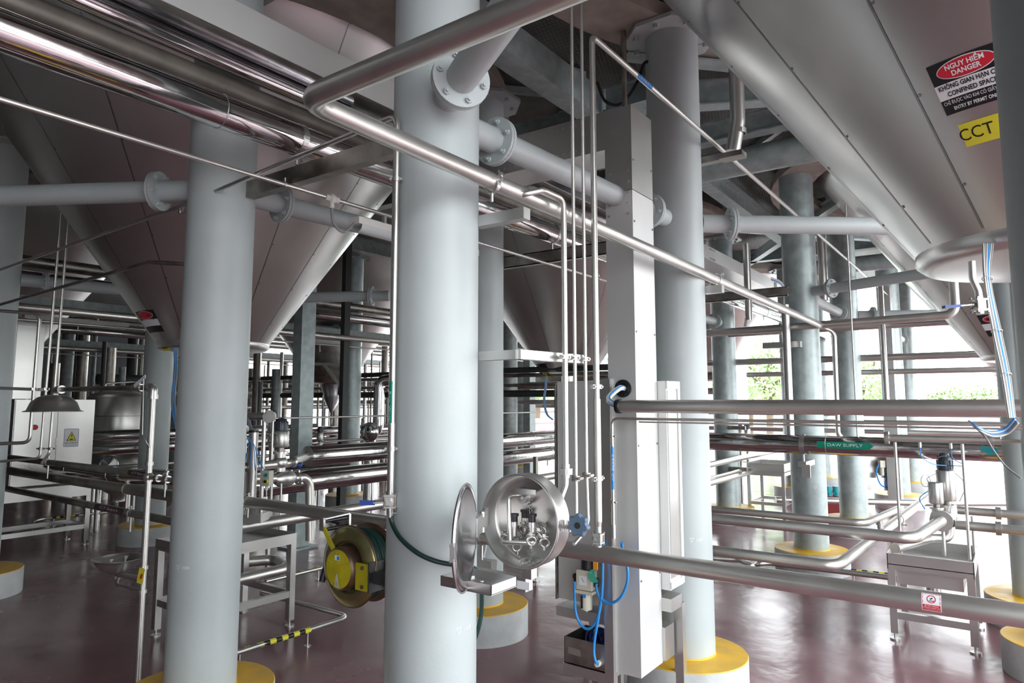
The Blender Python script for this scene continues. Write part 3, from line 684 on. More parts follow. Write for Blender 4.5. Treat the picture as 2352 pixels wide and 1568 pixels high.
c = iq(1203, 1141, 0.05); m = MB(); m.cyl(c, c + X_ * 0.03, 0.033, 28); m.cyl(c - X_ * 0.012, c, 0.024, 24); m.cyl(c - X_ * 0.03 - Y_ * 0.012, c, 0.006, 10); ob('pipe_socket', m, 'steels', bw)
for k in range(7):
    m = MB(); c = iq(1219, 1148 + k * 6, 0.03); ax = X_ if k % 2 == 0 else Y_
    m.torus(c, ax, 0.0062, 0.0015, 14, 6); ob('chain_link', m, 'dull', bw)
for px, py, dx in ((1222, 1190, 0.02), (1181, 1189, 0.035), (1206, 1180, 0.06)):
    c = iq(px, py, dx); m = MB(); m.cyl(c - Z_ * 0.014, c + Z_ * 0.008, 0.0145, 18); m.cyl(c + Z_ * 0.008, c + Z_ * 0.017, 0.019, 12, smooth=False); cap = ob('sampling_plug', m, 'black', bw)
    m = MB(); m.cyl(c - Z_ * 0.07, c - Z_ * 0.014, 0.012, 16); m.cyl(c - Z_ * 0.034, c - Z_ * 0.014, 0.0155, 16); m.cyl(c - Z_ * 0.042, c - Z_ * 0.039, 0.014, 16); ob('plug_stem', m, 'steels', cap)
for px, py, dx, rot in ((1203, 1216, 0.04, 0.2), (1221, 1242, 0.004, 1.0), (1238, 1232, 0.03, -0.5), (1251, 1246, 0.03, 0.7), (1160, 1236, 0.05, 0.3), (1187, 1256, 0.03, 0.9), (1192, 1226, 0.06, 1.4), (1244, 1218, 0.06, 0.1)):
    c = iq(px, py, dx); d = Vector((1, math.sin(rot), math.cos(rot) * 0.3)).normalized(); m = MB(); m.torus(c, d, 0.0165, 0.005, 20, 8); m.box(c + Z_ * 0.024, (0.009, 0.014, 0.018)); m.box(c - Z_ * 0.022, (0.009, 0.010, 0.014)); m.cyl(c + Z_ * 0.024 - Y_ * 0.016, c + Z_ * 0.024 + Y_ * 0.016, 0.0035, 8); ob('clamp_ring', m, ('steels', 'steel', 'dull')[int(rot * 10) % 3], bw)
m = MB(); m.torus(iq(1217, 1264, 0.01), X_, 0.010, 0.0012, 18, 6); ob('key_ring', m, 'dull', bw)
sw = MB(); rnd = random.Random(3)
for k in range(60):
    c = Vector((bx + 0.045 + rnd.uniform(-0.03, 0.03), by - 0.02 + rnd.uniform(-0.045, 0.045), bz - 0.165 + rnd.uniform(0, 0.014))); a = rnd.uniform(0, PI); d = Vector((math.cos(a), math.sin(a), rnd.uniform(-0.4, 0.4))).normalized()
    sw.tube([c - d * 0.012, c + Z_ * 0.005, c + d * 0.012], 0.0012, 5)
o = ob('steel_swarf', sw, 'steel', None, 'small tangle of steel swarf lying at the bottom of the round drum box', 'swarf', kind='stuff')
# its stand
m = MB(); m.bb((2.285, by - 0.035, bz - 0.225), (2.325, by + 0.008, bz - 0.178)); ob('stand_post', m, 'steels', bw)
m = MB(); m.bb((2.28, 1.87, bz - 0.275), (2.33, PX(1207, 1350, X=2.28).y, bz - 0.225)); fx = ob('stand_arm', m, 'steels', bw)
m = MB(); m.bb((2.2785, 1.56, bz - 0.266), (2.2798, 1.62, bz - 0.235)); ob('name_plate', m, 'swhite', fx)
# drip tray under the lid
tz = 1.33; X0, X1, Ya, Yb = 1.955, 2.09, 1.735, 1.50
dt = thing('drip_tray', 'shallow rectangular steel tray under the open lid of the round drum box', 'tray', ((X0 + X1) / 2, (Ya + Yb) / 2, tz - 0.035))
m = MB(); t = 0.004; m.bb((X0, Yb, tz - 0.036), (X1 + 0.02, Ya, tz - 0.032))
m.bb((X0, Yb, tz - 0.034), (X0 + t, Ya, tz)); m.bb((X1 + 0.02 - t, Yb, tz - 0.034), (X1 + 0.02, Ya, tz)); m.bb((X0, Yb, tz - 0.034), (X1 + 0.02, Yb + t, tz)); m.bb((X0, Ya - t, tz - 0.034), (X1 + 0.02, Ya, tz)); ob('tray', m, 'steels', dt)
m = MB(); m.cyl((2.03, 1.60, tz - 0.031), (2.03, 1.60, tz - 0.029), 0.028, 24); m.sphere((2.03, 1.60, tz - 0.016), 0.008, 12, 8, (1, 1, 0.6)); m.cyl((2.03, 1.6, tz - 0.03), (2.03, 1.6, tz - 0.016), 0.003, 8); ob('strainer', m, 'steels', dt)
m = MB(); m.beam((2.1, 1.70, tz - 0.03), (2.25, 1.88, tz - 0.03), 0.03, 0.01); ob('tray_bracket', m, 'steels', dt)

# ------------------------------------------------------------------ hose reel on the middle column
rx, ry, rz = 2.26, 2.58, 1.19
hr = thing('hose_reel', 'yellow faced hose reel wound with dark green hose, left of the middle column', 'hose reel', (rx, ry, rz - 0.2))
RA = Vector((-1, 0, 0)); rc = Vector((rx, ry, rz))
m = MB(); m.lathe([(0.118, 0.02), (0.125, 0.028), (0.155, 0.022), (0.178, 0.010), (0.186, 0.004), (0.186, -0.004), (0.178, -0.003), (0.11, 0.005), (0.105, 0.0)], rc, RA, 64); ob('front_flange', m, 'reel', hr)
m = MB(); m.torus(rc, RA, 0.186, 0.0045, 64, 8); ob('flange_rim', m, 'brown', hr)
m = MB(); m.lathe([(0.105, 0.0), (0.102, 0.03), (0.098, 0.062), (0.09, 0.068)], rc, RA, 56); m.lathe([(0.09, 0.068), (0.088, 0.07)], rc, RA, 56); ob('spring_case', m, 'brown', hr)
m = MB(); m.lathe([(0.089, 0.069), (0.06, 0.072), (0.0, 0.073)], rc, RA, 56); fp = ob('face_plate', m, 'ylw', hr)
u_, v_, d_ = basis(RA, Z_)
for k in range(5):
    a = 2 * PI * k / 5; e = u_ * math.cos(a) + v_ * math.sin(a); f = RA.cross(e)
    m = MB()
    for s in (-1, 1): m.beam(rc + RA * 0.076 + e * 0.025 + f * s * 0.007, rc + RA * 0.073 + e * 0.078 + f * s * 0.010, 0.004, 0.004, hint=RA)
    ob('pressed_rib', m, 'ylw', fp)
for k in range(6):
    a = 2 * PI * k / 6 + 0.4; e = u_ * math.cos(a) + v_ * math.sin(a); m = MB(); m.hexbolt(rc + RA * 0.03 + e * 0.098, e, 0.007, 0.006); ob('case_bolt', m, 'brown', hr)
fn = flat(rc + RA * 0.077 + Z_ * 0.052, (0, -1, 0), Z_)
s = ob('maker_label', patch(fn, 0.036, 0.024, 1, 1), 'swhite', fp); s2 = MB(); 
s2.add([flat(rc + RA * 0.078 + Z_ * 0.052, (0, -1, 0), Z_)(a, b) for a, b in ((-0.002, -0.008), (0.015, -0.008), (0.015, 0.008), (-0.002, 0.008))], [(0, 1, 2, 3)]); ob('blue_mark', s2, 'sblue', s)
fn = flat(rc + RA * 0.077 - Z_ * 0.05, (0, -1, 0), Z_); m = MB(); m.add([fn(-0.017, -0.03), fn(0.017, -0.03), fn(0.005, 0.03), fn(-0.005, 0.03)], [(0, 1, 2, 3)]); s = ob('warning_label', m, 'cream', fp)
for j_, (w_, yy) in enumerate(((0.02, -0.022), (0.018, -0.015), (0.012, -0.008))):
    m = MB(); m.add([flat(rc + RA * 0.078 - Z_ * 0.05, (0, -1, 0), Z_)(a, b) for a, b in ((-w_ / 2, yy - 0.0015), (w_ / 2, yy - 0.0015), (w_ / 2, yy + 0.0015), (-w_ / 2, yy + 0.0015))], [(0, 1, 2, 3)]); ob('print_line', m, 'gcable', s)
for k in range(4):
    m = MB(); m.torus(rc - RA * (0.02 + k * 0.026), RA, 0.158 - 0.003 * (k % 2), 0.0145, 56, 10); ob('hose_turn', m, 'hose', hr)
m = MB(); m.cyl(rc, rc - RA * 0.12, 0.145, 48); ob('drum_core', m, 'hose', hr)
m = MB(); m.lathe([(0.105, 0.0), (0.186, 0.006), (0.188, 0.0), (0.186, -0.008)], rc - RA * 0.125, RA, 64); m.lathe([(0.0, -0.01), (0.186, -0.008)], rc - RA * 0.125, RA, 48); ob('rear_flange', m, 'brown', hr)
# side bracket towards the column
m = MB(); m.box(rc + RA * 0.045 + Vector((0, -0.135, -0.02)), (0.012, 0.075, 0.12)); o = ob('side_bracket', m, 'ylw', hr)
for s in (-1, 1):
    m = MB(); m.hexbolt(rc + RA * 0.052 + Vector((0, -0.148, -0.02 + 0.042 * s)), RA, 0.009, 0.008); ob('bracket_bolt', m, 'dull', o)
m = MB(); m.box(rc + Vector((0.02, -0.178, -0.02)), (0.13, 0.008, 0.135)); m.box(rc + Vector((0.08, -0.20, -0.02)), (0.02, 0.05, 0.14)); m.box(rc + Vector((0.02, -0.25, -0.02)), (0.10, 0.12, 0.05)); ob('mounting_plate', m, 'dark', hr)
m = MB(); e = (Z_ * 1.0 + Y_ * 0.75).normalized(); m.beam(rc + RA * 0.05 + e * 0.08, rc + RA * 0.055 + e * 0.215, 0.022, 0.008, hint=RA); ob('guide_arm', m, 'ylw', hr)
g0 = rc + RA * 0.055 + e * 0.235; m = MB(); m.box(g0, (0.012, 0.03, 0.06)); m.beam(g0 + Z_ * 0.025, g0 + Z_ * 0.032 + X_ * 0.16, 0.03, 0.006); m.box(g0 + X_ * 0.16 + Z_ * 0.0, (0.012, 0.03, 0.06)); gf = ob('hose_guide', m, 'steels', hr)
for s in (0.0, 0.02): 
    m = MB(); m.cyl(g0 + Z_ * (0.012 - s * 2) + X_ * 0.006, g0 + Z_ * (0.012 - s * 2) + X_ * 0.154, 0.009, 12); ob('guide_roller', m, 'black', gf)
m = MB(); m.spline([rc + Vector((0.06, 0.155, 0.02)), rc + Vector((0.02, 0.19, -0.03)), rc + Vector((0.0, 0.2, -0.1))], 0.016, 12); ob('hose_stopper', m, 'black', hr)

# ------------------------------------------------------------------ steel cabinet on its frame behind the vertical pipes
cb = thing('steel_cabinet', 'tall grey steel cabinet on a square tube frame left of the cable duct', 'cabinet', (3.9, 2.2, 0.66))
m = MB(); m.bb((3.90, 2.045, 0.70), (4.32, 2.44, 2.10)); m.bb((4.165, 1.78, 0.79), (4.375, 2.045, 2.10)); ob('body', m, 'sheet', cb)
m = MB(); m.bb((3.885, 2.06, 0.72), (3.899, 2.43, 2.085)); dr = ob('door', m, 'sheet', cb)
for z in (0.85, 1.95):
    m = MB(); m.cyl((3.885, 2.437, z - 0.05), (3.885, 2.437, z + 0.05), 0.007, 10); ob('hinge', m, 'dark', dr)
m = MB(); m.bb((3.872, 2.436, 0.70), (3.90, 2.446, 2.09)); ob('door_edge', m, 'dull', dr)
m = MB(); m.bb((4.18, 1.776, 0.86), (4.335, 1.779, 2.04)); pn = ob('side_panel', m, 'steels', cb)
m = MB(); 
m.bb((4.165, 1.770, 2.05), (4.375, 1.782, 2.10)); m.bb((4.335, 1.770, 0.80), (4.375, 1.782, 2.05)); m.bb((4.165, 1.770, 0.80), (4.335, 1.782, 0.84)); ob('panel_frame', m, 'sheet', pn)
m = MB(); m.bb((3.87, 2.04, 0.60), (4.32, 2.44, 0.66)); ob('base_rail', m, 'steels', cb)
for x, y, nm in ((3.845, 2.035, 'leg'), (4.345, 1.80, 'leg'), (4.30, 2.40, 'leg')):
    m = MB(); m.bb((x - 0.025, y - 0.03, 0.0), (x + 0.025, y + 0.03, 2.11 if x < 4 else 0.68)); ob('leg', m, 'steels', cb)
m = MB(); m.bb((4.16, 1.775, 0.66), (4.33, 1.86, 0.74)); ob('lower_rail', m, 'steels', cb)
ob('lower_box', MB().bb((4.16, 1.82, 0.36), (4.30, 2.0, 0.56)), 'steels', cb)
# cable bundle from the duct hole into the round conduit
hc = PX(1432, 892, X=3.85)
bnd = thing('cable_bundle', 'short arched bundle of white and blue cables leaving the round duct hole', 'cables', hc)
for k in range(9):
    o = Vector((0, math.cos(k * 0.7) * 0.014, math.sin(k * 0.7) * 0.012)) if k else Vector((0, 0, 0))
    m = MB(); m.spline([hc + Vector((0.02, 0.0, 0)) + o, hc + Vector((-0.06, 0.0, 0.0)) + o, Vector((3.715, 1.96, 1.985)) + o, Vector((3.71, 1.90, 1.945)) + o, Vector((3.71, 1.80, 1.94)) + o], 0.0055, 8, 6); ob('cable', m, 'bhose' if k in (3, 7) else 'white', bnd)
m = MB(); m.tube([(3.71, 1.885, 1.94), (3.71, -1.3, 1.94)], 0.038, 36); cp2 = ob('conduit_pipe', m, 'steel', None, 'thick horizontal steel tube at eye level crossing the right half from the cable duct', 'pipe')
m = MB(); m.lathe([(0.038, -0.01), (0.043, -0.01), (0.043, 0.02), (0.039, 0.02)], (3.71, 1.89, 1.94), (0, -1, 0), 28); ob('end_collar', m, 'black', cp2)
xa, za = 3.73, 1.866
ap = pipe('air_pipe', 'thin steel air pipe under the eye level tube, turning down beside the duct', [(xa, -1.3, za), (xa, 1.945, za), (xa, 1.945, 1.19)], 0.0085, bend=0.045)
pipe('air_pipe', 'very thin rod like pipe running just below the eye level tube', [(3.80, -1.3, za - 0.02), (3.80, 1.80, za - 0.02)], 0.005)
m = MB(); m.cyl((xa, 1.945, 1.16), (xa, 1.945, 1.24), 0.013, 14); m.cyl((xa, 1.945, 1.12), (xa, 1.945, 1.16), 0.010, 6, smooth=False); ob('hose_fitting', m, 'steels', ap)
for z in (1.76, 1.37):
    m = MB(); m.ring((xa, 1.945, z), Z_, 0.009, 0.016, 0.004, 14); m.cyl((xa, 1.955, z), (3.845, 2.03, z), 0.006, 8)
    for s in (-1, 1): m.cyl((xa - 0.012, 1.945 + 0.018 * s, z), (xa + 0.01, 1.945 + 0.018 * s, z), 0.006, 8)
    ob('clamp', m, 'steels', ap)
label_on(ap, (xa, 1.945, 1.575), Z_, (-1, -0.35, 0), 0.0085, 'Air Supply', 0.26, 0.021, 'sblue', tsize=0.026)
# air preparation unit
fu = thing('air_filter_unit', 'cream and grey air filter regulator with black knob hanging by the steel cabinet', 'air filter', (3.84, 2.2, 0.75))
def at(px, py, X=3.82): return PX(px, py, X=X)
k = 4.08 / 1577
c = at(1348, 1330); fc = c.copy()
m = MB(); m.cyl(at(1349, 1270), at(1349, 1306), 0.037, 24); m.cyl(at(1349, 1262), at(1349, 1272), 0.032, 24); ob('regulator_knob', m, 'black', fu)
m = MB(); m.box(c, (0.08, 0.105, 0.115)); m.box(at(1348, 1357), (0.09, 0.12, 0.018)); m.box(at(1348, 1309), (0.07, 0.09, 0.01)); bd_ = ob('valve_block', m, 'cream', fu)
fn = flat((c.x - 0.0405, c.y + 0.005, c.z), (0, -1, 0), Z_); m = MB(); 
ob('pressure_gauge', patch(fn, 0.055, 0.055, 1, 1), 'swhite', bd_); fn = flat((c.x - 0.0412, c.y + 0.005, c.z), (0, -1, 0), Z_); m = MB(); m.add([fn(-0.012, 0.012), fn(-0.009, 0.014), fn(0.010, -0.008), fn(0.008, -0.010)], [(0, 1, 2, 3)]); ob('needle', m, 'dblue', bd_)
m = MB(); b0 = at(1347, 1398); b1 = at(1347, 1357); m.cyl(b0, b1, 0.036, 24); m.cyl(b0 - Z_ * 0.012, b0, 0.012, 12); bo = ob('filter_bowl', m, 'cream', fu)
m = MB(); q = (b0 + b1) / 2; m.box(q + Vector((-0.034, 0.012, -0.005)), (0.01, 0.012, 0.075)); ob('sight_slot', m, 'sblack', bo)
m = MB(); m.box(b1 + Vector((-0.032, -0.004, -0.018)), (0.012, 0.022, 0.026)); ob('lock_button', m, 'sblue', bo)
m = MB(); m.cyl(b0 - Z_ * 0.02, b0 - Z_ * 0.01, 0.008, 10); ob('drain_cap', m, 'teal', bo)
m = MB(); e = at(1322, 1323); m.sphere(e, 0.02, 12, 8); m.cyl(e, e - Z_ * 0.05, 0.014, 12); m.cyl(e, c, 0.014, 12); ob('elbow_fitting', m, 'black', fu)
m = MB(); e2 = at(1370, 1335); m.cyl(e2 + Z_ * 0.02, e2 - Z_ * 0.03, 0.016, 12); m.cyl(e2, c, 0.014, 12); ob('elbow_fitting', m, 'black', fu)
m = MB(); m.box(at(1368, 1295, 3.78), (0.012, 0.028, 0.065)); ob('shut_off_lever', m, 'orange', fu)
m = MB(); tg = at(1366, 1322, 3.79); m.lathe([(0.0, 0), (0.04, 0.0)], tg, (-1, -0.5, 0.2), 20, arc=(0, PI * 1.2)); m.lathe([(0.0, 0.002), (0.04, 0.002)], tg, (-1, -0.5, 0.2), 20, arc=(0, PI * 1.2)); ob('paper_tag', m, 'green', fu)
def hose(name, pts, label, mat='bhose', r=0.0085, X=3.78):
    P = [at(a, b, X) if len(q) == 0 else at(a, b, q[0]) for a, b, *q in pts]
    o = thing(name, label, 'hose', P[0]); ob('tube', MB().spline(P, r, 10), mat, o); return o
hose('air_hose', [(1320, 1335), (1320, 1372), (1324, 1412), (1338, 1438), (1354, 1443), (1370, 1425), (1380, 1385), (1384, 1330), (1384, 1240, 3.8)], 'bright blue hose looping under the air filter and up behind the big tube')
hose('air_hose', [(1428, 1246, 3.73), (1432, 1275), (1441, 1305), (1440, 1340), (1425, 1372), (1402, 1385), (1380, 1374), (1370, 1352), (1370, 1340)], 'bright blue hose hanging from the labelled air pipe in a wide loop to the filter')
hose('air_hose', [(1384, 1340), (1380, 1375), (1374, 1420), (1367, 1460), (1364, 1495), (1368, 1518), (1374, 1523, 3.80)], 'bright blue hose running down to the white gland on the steel trough')
m = MB(); g = at(1376, 1522, 3.83); m.cyl(g + Vector((-0.03, 0, 0)), g + Vector((0.0, 0, 0)), 0.018, 8, smooth=False)
# trough
tr = thing('steel_trough', 'open steel box full of blue cable under the grey steel cabinet', 'box', (3.9, 2.2, 0.2))
ZT = at(1296, 1460, 3.83).z; ZBt = at(1296, 1543, 3.83).z; y1 = at(1296, 1480, 3.83).y; y0 = at(1390, 1500, 3.83).y
m = MB(); t = 0.004
m.bb((3.83, y0, ZBt + 0.06), (3.834, y1, ZT)); m.bb((3.83, y1 - t, ZBt + 0.06), (4.10, y1, ZT)); m.bb((3.83, y0, ZBt + 0.06), (4.10, y0 + t, ZT)); m.bb((4.096, y0, ZBt + 0.06), (4.10, y1, ZT)); m.bb((3.83, y0, ZBt + 0.06), (4.1, y1, ZBt + 0.065)); ob('box', m, 'dull', tr)
m = MB(); m.bb((3.822, y0 - 0.01, ZBt), (4.1, y1 + 0.005, ZBt + 0.058)); ob('base_rail', m, 'steels', tr)
for yy in (y0 + 0.03, y1 - 0.03):
    m = MB(); m.bb((4.05, yy - 0.02, 0), (4.09, yy + 0.02, ZBt)); ob('leg', m, 'steels', tr)
fn = flat((3.828, (y0 + y1) / 2 + 0.07, (ZT + ZBt) / 2 + 0.03), (0, -1, -0.05), Z_); ob('worn_label', patch(fn, 0.09, 0.04, 1, 1), 'steel', tr)
ob('cable_gland', m2 := MB().cyl(g + Vector((-0.03, 0, 0)), g + Vector((0.002, 0, 0)), 0.018, 8, smooth=False), 'white', tr)
cl_ = thing('cable_coil', 'deep blue plastic cable coils stuffed in the steel box', 'cable', (3.95, (y0 + y1) / 2, ZT - 0.08))
for q in range(10):
    rnd = random.Random(q); m = MB(); m.torus((3.96 + rnd.uniform(-0.03, 0.03), y0 + 0.09 + rnd.uniform(-0.02, 0.05), ZT - 0.03 + rnd.uniform(-0.02, 0.03)), (rnd.uniform(-1, 1), rnd.uniform(-1, 1), rnd.uniform(-0.3, 0.9)), 0.065 + rnd.uniform(-0.02, 0.01), 0.004, 28, 6); ob('cable_loop', m, 'dblue', cl_)

# ------------------------------------------------------------------ big low pipe in front
XA, zA_ = 3.54, 1.105
pa = pipe('main_pipe', 'long thick steel pipe at waist height crossing behind the bowl cabinet to the lower right', [(XA, 5.6, zA_), (XA, -1.3, zA_)], 0.048, 'steel', n=40)
q = PX(2142, 1388, X=XA)
ws = wrap((XA, q.y, zA_), (0, -1, 0), (-1, 0, 0.25), 0.0492); wsc = ob('warning_sticker', patch(ws, 0.072, 0.078, 2, 8), 'swhite', pa)
ws2 = wrap((XA, q.y, zA_), (0, -1, 0), (-1, 0, 0.25), 0.0498)
def sub(fn, w, h, cx_, cy_, mat, name, parent, nx=2, ny=4): return ob(name, patch(lambda a, b: fn(a + cx_, b + cy_), w, h, nx, ny), mat, parent)
sub(ws2, 0.066, 0.026, 0, -0.0235, 'red', 'red_band', wsc)
for (w_, h_, x_, y_) in ((0.066, 0.002, 0, 0.036), (0.002, 0.072, -0.032, 0), (0.002, 0.072, 0.032, 0)): sub(ws2, w_, h_, x_, y_, 'red', 'border_line', wsc)
m = MB(); rr = []
for k_ in range(33):
    a = 2 * PI * k_ / 32; rr.append((math.cos(a), math.sin(a)))
vs = [ws2(0.017 * a, 0.013 + 0.017 * b) for a, b in rr] + [ws2(0.0135 * a, 0.013 + 0.0135 * b) for a, b in rr]
m.add(vs, [(i, i + 1, 33 + i + 1, 33 + i) for i in range(32)]); ob('ban_ring', m, 'red', wsc)
m = MB(); m.add([ws2(-0.011, 0.026), ws2(-0.009, 0.0275), ws2(0.012, 0.0015), ws2(0.010, -0.0005)], [(0, 1, 2, 3)]); ob('ban_bar', m, 'red', wsc)
ws3 = wrap((XA, q.y, zA_), (0, -1, 0), (-1, 0, 0.25), 0.0501); m = MB()
m.add([ws3(a, b) for a, b in ((-0.008, 0.004), (0.010, 0.004), (0.010, 0.007), (-0.008, 0.007))], [(0, 1, 2, 3)]); m.add([ws3(a, b) for a, b in ((-0.002, 0.010), (0.006, 0.016), (0.003, 0.020), (-0.007, 0.012))], [(0, 1, 2, 3)]); ob('hand_symbol', m, 'sblack', wsc)
ws4 = wrap((XA, q.y, zA_), (0, -1, 0), (-1, 0, 0.25), 0.0504)
for s_, yy, sz in (('BỀ MẶT NÓNG', -0.0165, 0.0075), ('KHÔNG CHẠM VÀO', -0.0245, 0.0075), ('HOT SURFACE DO NOT TOUCH', -0.032, 0.004)):
    text('lettering', s_, sz, 'swhite', wsc, lambda a, b, yy=yy: ws4(a, b + yy))
for px, py in ((570, 1150), (1107, 1240)):
    y = PX(px, py, X=XA).y; clampring(pa, (XA, y, zA_), Y_, 0.048, 0.018)
    m = MB(); m.cyl((XA, y, zA_ - 0.055), (XA, y, zA_ - 0.13), 0.009, 10); ob('stud', m, 'steels', pa)
y = PX(1107, 1240, X=XA).y
m = MB(); m.bb((XA - 0.06, y - 0.12, zA_ - 0.19), (XA + 0.0, y + 0.06, zA_ - 0.13)); m.beam((XA - 0.03, y, zA_ - 0.16), (4.68, 3.62, zA_ - 0.16), 0.05, 0.05); ob('pipe_bracket', m, 'steels', None, 'square steel bracket arm under the thick waist height pipe behind the middle column', 'bracket')
# small steel frame seen under the drum box
m = thing('steel_stand', 'low steel stand with adjustable foot seen between the drum box and the cabinet', 'stand', (4.9, 3.2, 0))
f0 = PX(1231, 1334, Z=0.0)
L = MB(); L.bb((f0.x - 0.02, f0.y - 0.02, 0.05), (f0.x + 0.02, f0.y + 0.02, 1.35)); ob('leg', L, 'dull', m)
L = MB(); L.cyl((f0.x, f0.y, 0), (f0.x, f0.y, 0.012), 0.045, 16); L.cyl((f0.x, f0.y, 0), (f0.x, f0.y, 0.06), 0.008, 8); ob('foot', L, 'steels', m)
L = MB(); L.bb((f0.x - 0.02, f0.y - 0.9, 0.32), (f0.x + 0.02, f0.y - 0.02, 0.38)); L.bb((f0.x + 0.02, f0.y - 0.02, 0.42), (f0.x + 0.8, f0.y + 0.02, 0.48)); ob('rail', L, 'dull', m)

# ------------------------------------------------------------------ right hand side pipes
lowR = pipe('product_pipe', 'steel pipe crossing low under the ties at right, then rising to the near tank', [(8.46, 3.6, 2.815), (8.46, 0.38, 2.87), (8.46, 0.38, 3.7)], 0.045, bend=0.12)
m = MB(); b = PX(1800, 772, D=7.6)
bk = ob('pipe_bracket', MB().bb((8.42, 1.92, 2.60), (8.52, 2.35, 2.67)), 'steels', None, 'short steel bracket on the supply column just under the product pipe', 'bracket')
dw = pipe('supply_pipe', 'thick shiny insulated pipe with a green arrow label across the right background', [(8.25, 4.25, 1.485), (8.25, -2.5, 1.485)], 0.105, 'polish', n=36)
yy = PX(1845, 1025, X=8.25).y
m = MB(); m.ring((8.25, yy, 1.485), Y_, 0.106, 0.05, 0.004, 32); ob('band_clamp', m, 'steels', dw)
m = MB(); m.cyl((8.25, yy, 1.38), (8.25, yy, 1.30), 0.01, 10); ob('stud', m, 'steels', dw)
for y in (yy - 0.25, yy + 1.6, -0.6):
    m = MB(); m.torus((8.25, y, 1.485), Y_, 0.105, 0.0025, 32, 6); ob('sheet_seam', m, 'steels', dw)
ob('pipe_bracket', MB().bb((8.15, yy - 0.045, 1.24), (8.58, yy + 0.045, 1.30)).bb((8.13, yy - 0.09, 1.13), (8.15, yy - 0.0, 1.27)), 'steels', None, 'small square bracket on the supply column under the green labelled pipe', 'bracket')
yl = PX(1942, 1023, X=8.2).y; label_on(dw, (8.25, yl, 1.485), (0, -1, 0), (-1, 0, 0.1), 0.105, 'DAW SUPPLY', 0.56, 0.075, 'green', name='flow_label')
E_ = [(6.02, 4.0, 0.945), (6.02, 0.63, 0.945), (6.78, 0.50, 0.985)]
d1 = pipe('product_pipe', 'steel pipe turning at the valve stand, the higher of two low pipes at right', E_, 0.044, bend=0.13, n=24)
d2 = pipe('product_pipe', 'lower steel pipe at right turning up toward the back of the valve stand', [(5.65, 4.0, 0.75), (5.65, 1.10, 0.75), (8.6, 0.73, 0.965)], 0.041, bend=0.13, n=24)
pipe('product_pipe', 'thin steel pipe lying just behind the higher of two low pipes at right', [(6.3, 4.0, 0.98), (6.3, 1.0, 0.98), (7.3, 0.86, 0.99)], 0.03, bend=0.1)
q = PX(2100, 1170, D=6.6); 
for sx_, lbl in ((0, 'a'),):
    m = MB(); d = (Vector((8.6, 0.73, 0.965)) - Vector((5.65, 1.10, 0.75))).normalized(); c = Vector((5.65, 1.10, 0.75)) + d * 1.75; m.ring(c, d, 0.042, 0.02, 0.004, 24); m.cyl(c - Z_ * 0.045 - d.cross(Z_) * 0.05, c - Z_ * 0.045 + d.cross(Z_) * 0.07, 0.006, 8); ob('clamp', m, 'steels', d2)
m = MB(); c = Vector((5.65, 1.10, 0.75)) + (Vector((8.6, 0.73, 0.965)) - Vector((5.65, 1.10, 0.75))).normalized() * 1.15; m.cyl(c + Z_ * 0.04, c + Z_ * 0.14, 0.025, 16); m.cyl(c + Z_ * 0.07, c + Z_ * 0.09, 0.035, 16); ob('vent_stub', m, 'steels', d2)
m = MB(); m.sphere(c + Z_ * 0.16 + X_ * 0.03, 0.016, 10, 8); ob('vent_cap', m, 'dblue', d2)
# floor guard rails with hazard tape
def guard(pts, label, tape, r=0.02):
    o = pipe('guard_rail', label, pts, r, 'steel', 'guard rail', bend=0.12)
    a, b = Vector(tape[0]), Vector(tape[1]); m = MB(); d = (b - a).normalized(); n = int((b - a).length / 0.05)
    fn = wrap(a, d, Z_ - hd * 0.4, r + 0.001)
    for k in range(n):
        pm = MB(); L = (b - a).length / n
        vs = [fn(L * (k + i), (j / 6 - 0.5) * r * 4.2) for j in range(7) for i in (0.0, 1.0)]
        pm.add(vs, [(j * 2, j * 2 + 1, j * 2 + 3, j * 2 + 2) for j in range(6)]); ob('tape_stripe', pm, 'sticky' if k % 2 else 'sblack', o)
    for e_ in (a + d * 0.02, b - d * 0.02):
        ob('foot', MB().cyl((e_.x, e_.y, 0), e_ - Z_ * r * 0.5, 0.008, 10).cyl((e_.x, e_.y, 0), (e_.x, e_.y, 0.006), 0.03, 14), 'steels', o)
    return o
z = 0.13
guard([PX(1330, 1262, Z=z), PX(1700, 1285, Z=z), PX(1729, 1300, Z=z), (PX(1729, 1300, Z=0.0))], 'floor guard rail with hazard tape ending in a bend behind the duct column', (PX(1618, 1276, Z=z), PX(1660, 1280, Z=z)), 0.03)
guard([PX(1735, 1300, Z=0), PX(1742, 1294, Z=z), PX(1765, 1292, Z=z), PX(2180, 1342, Z=z)], 'long floor guard rail with hazard tape running to the valve stand', (PX(1955, 1312, Z=z), PX(2045, 1322, Z=z)), 0.03)

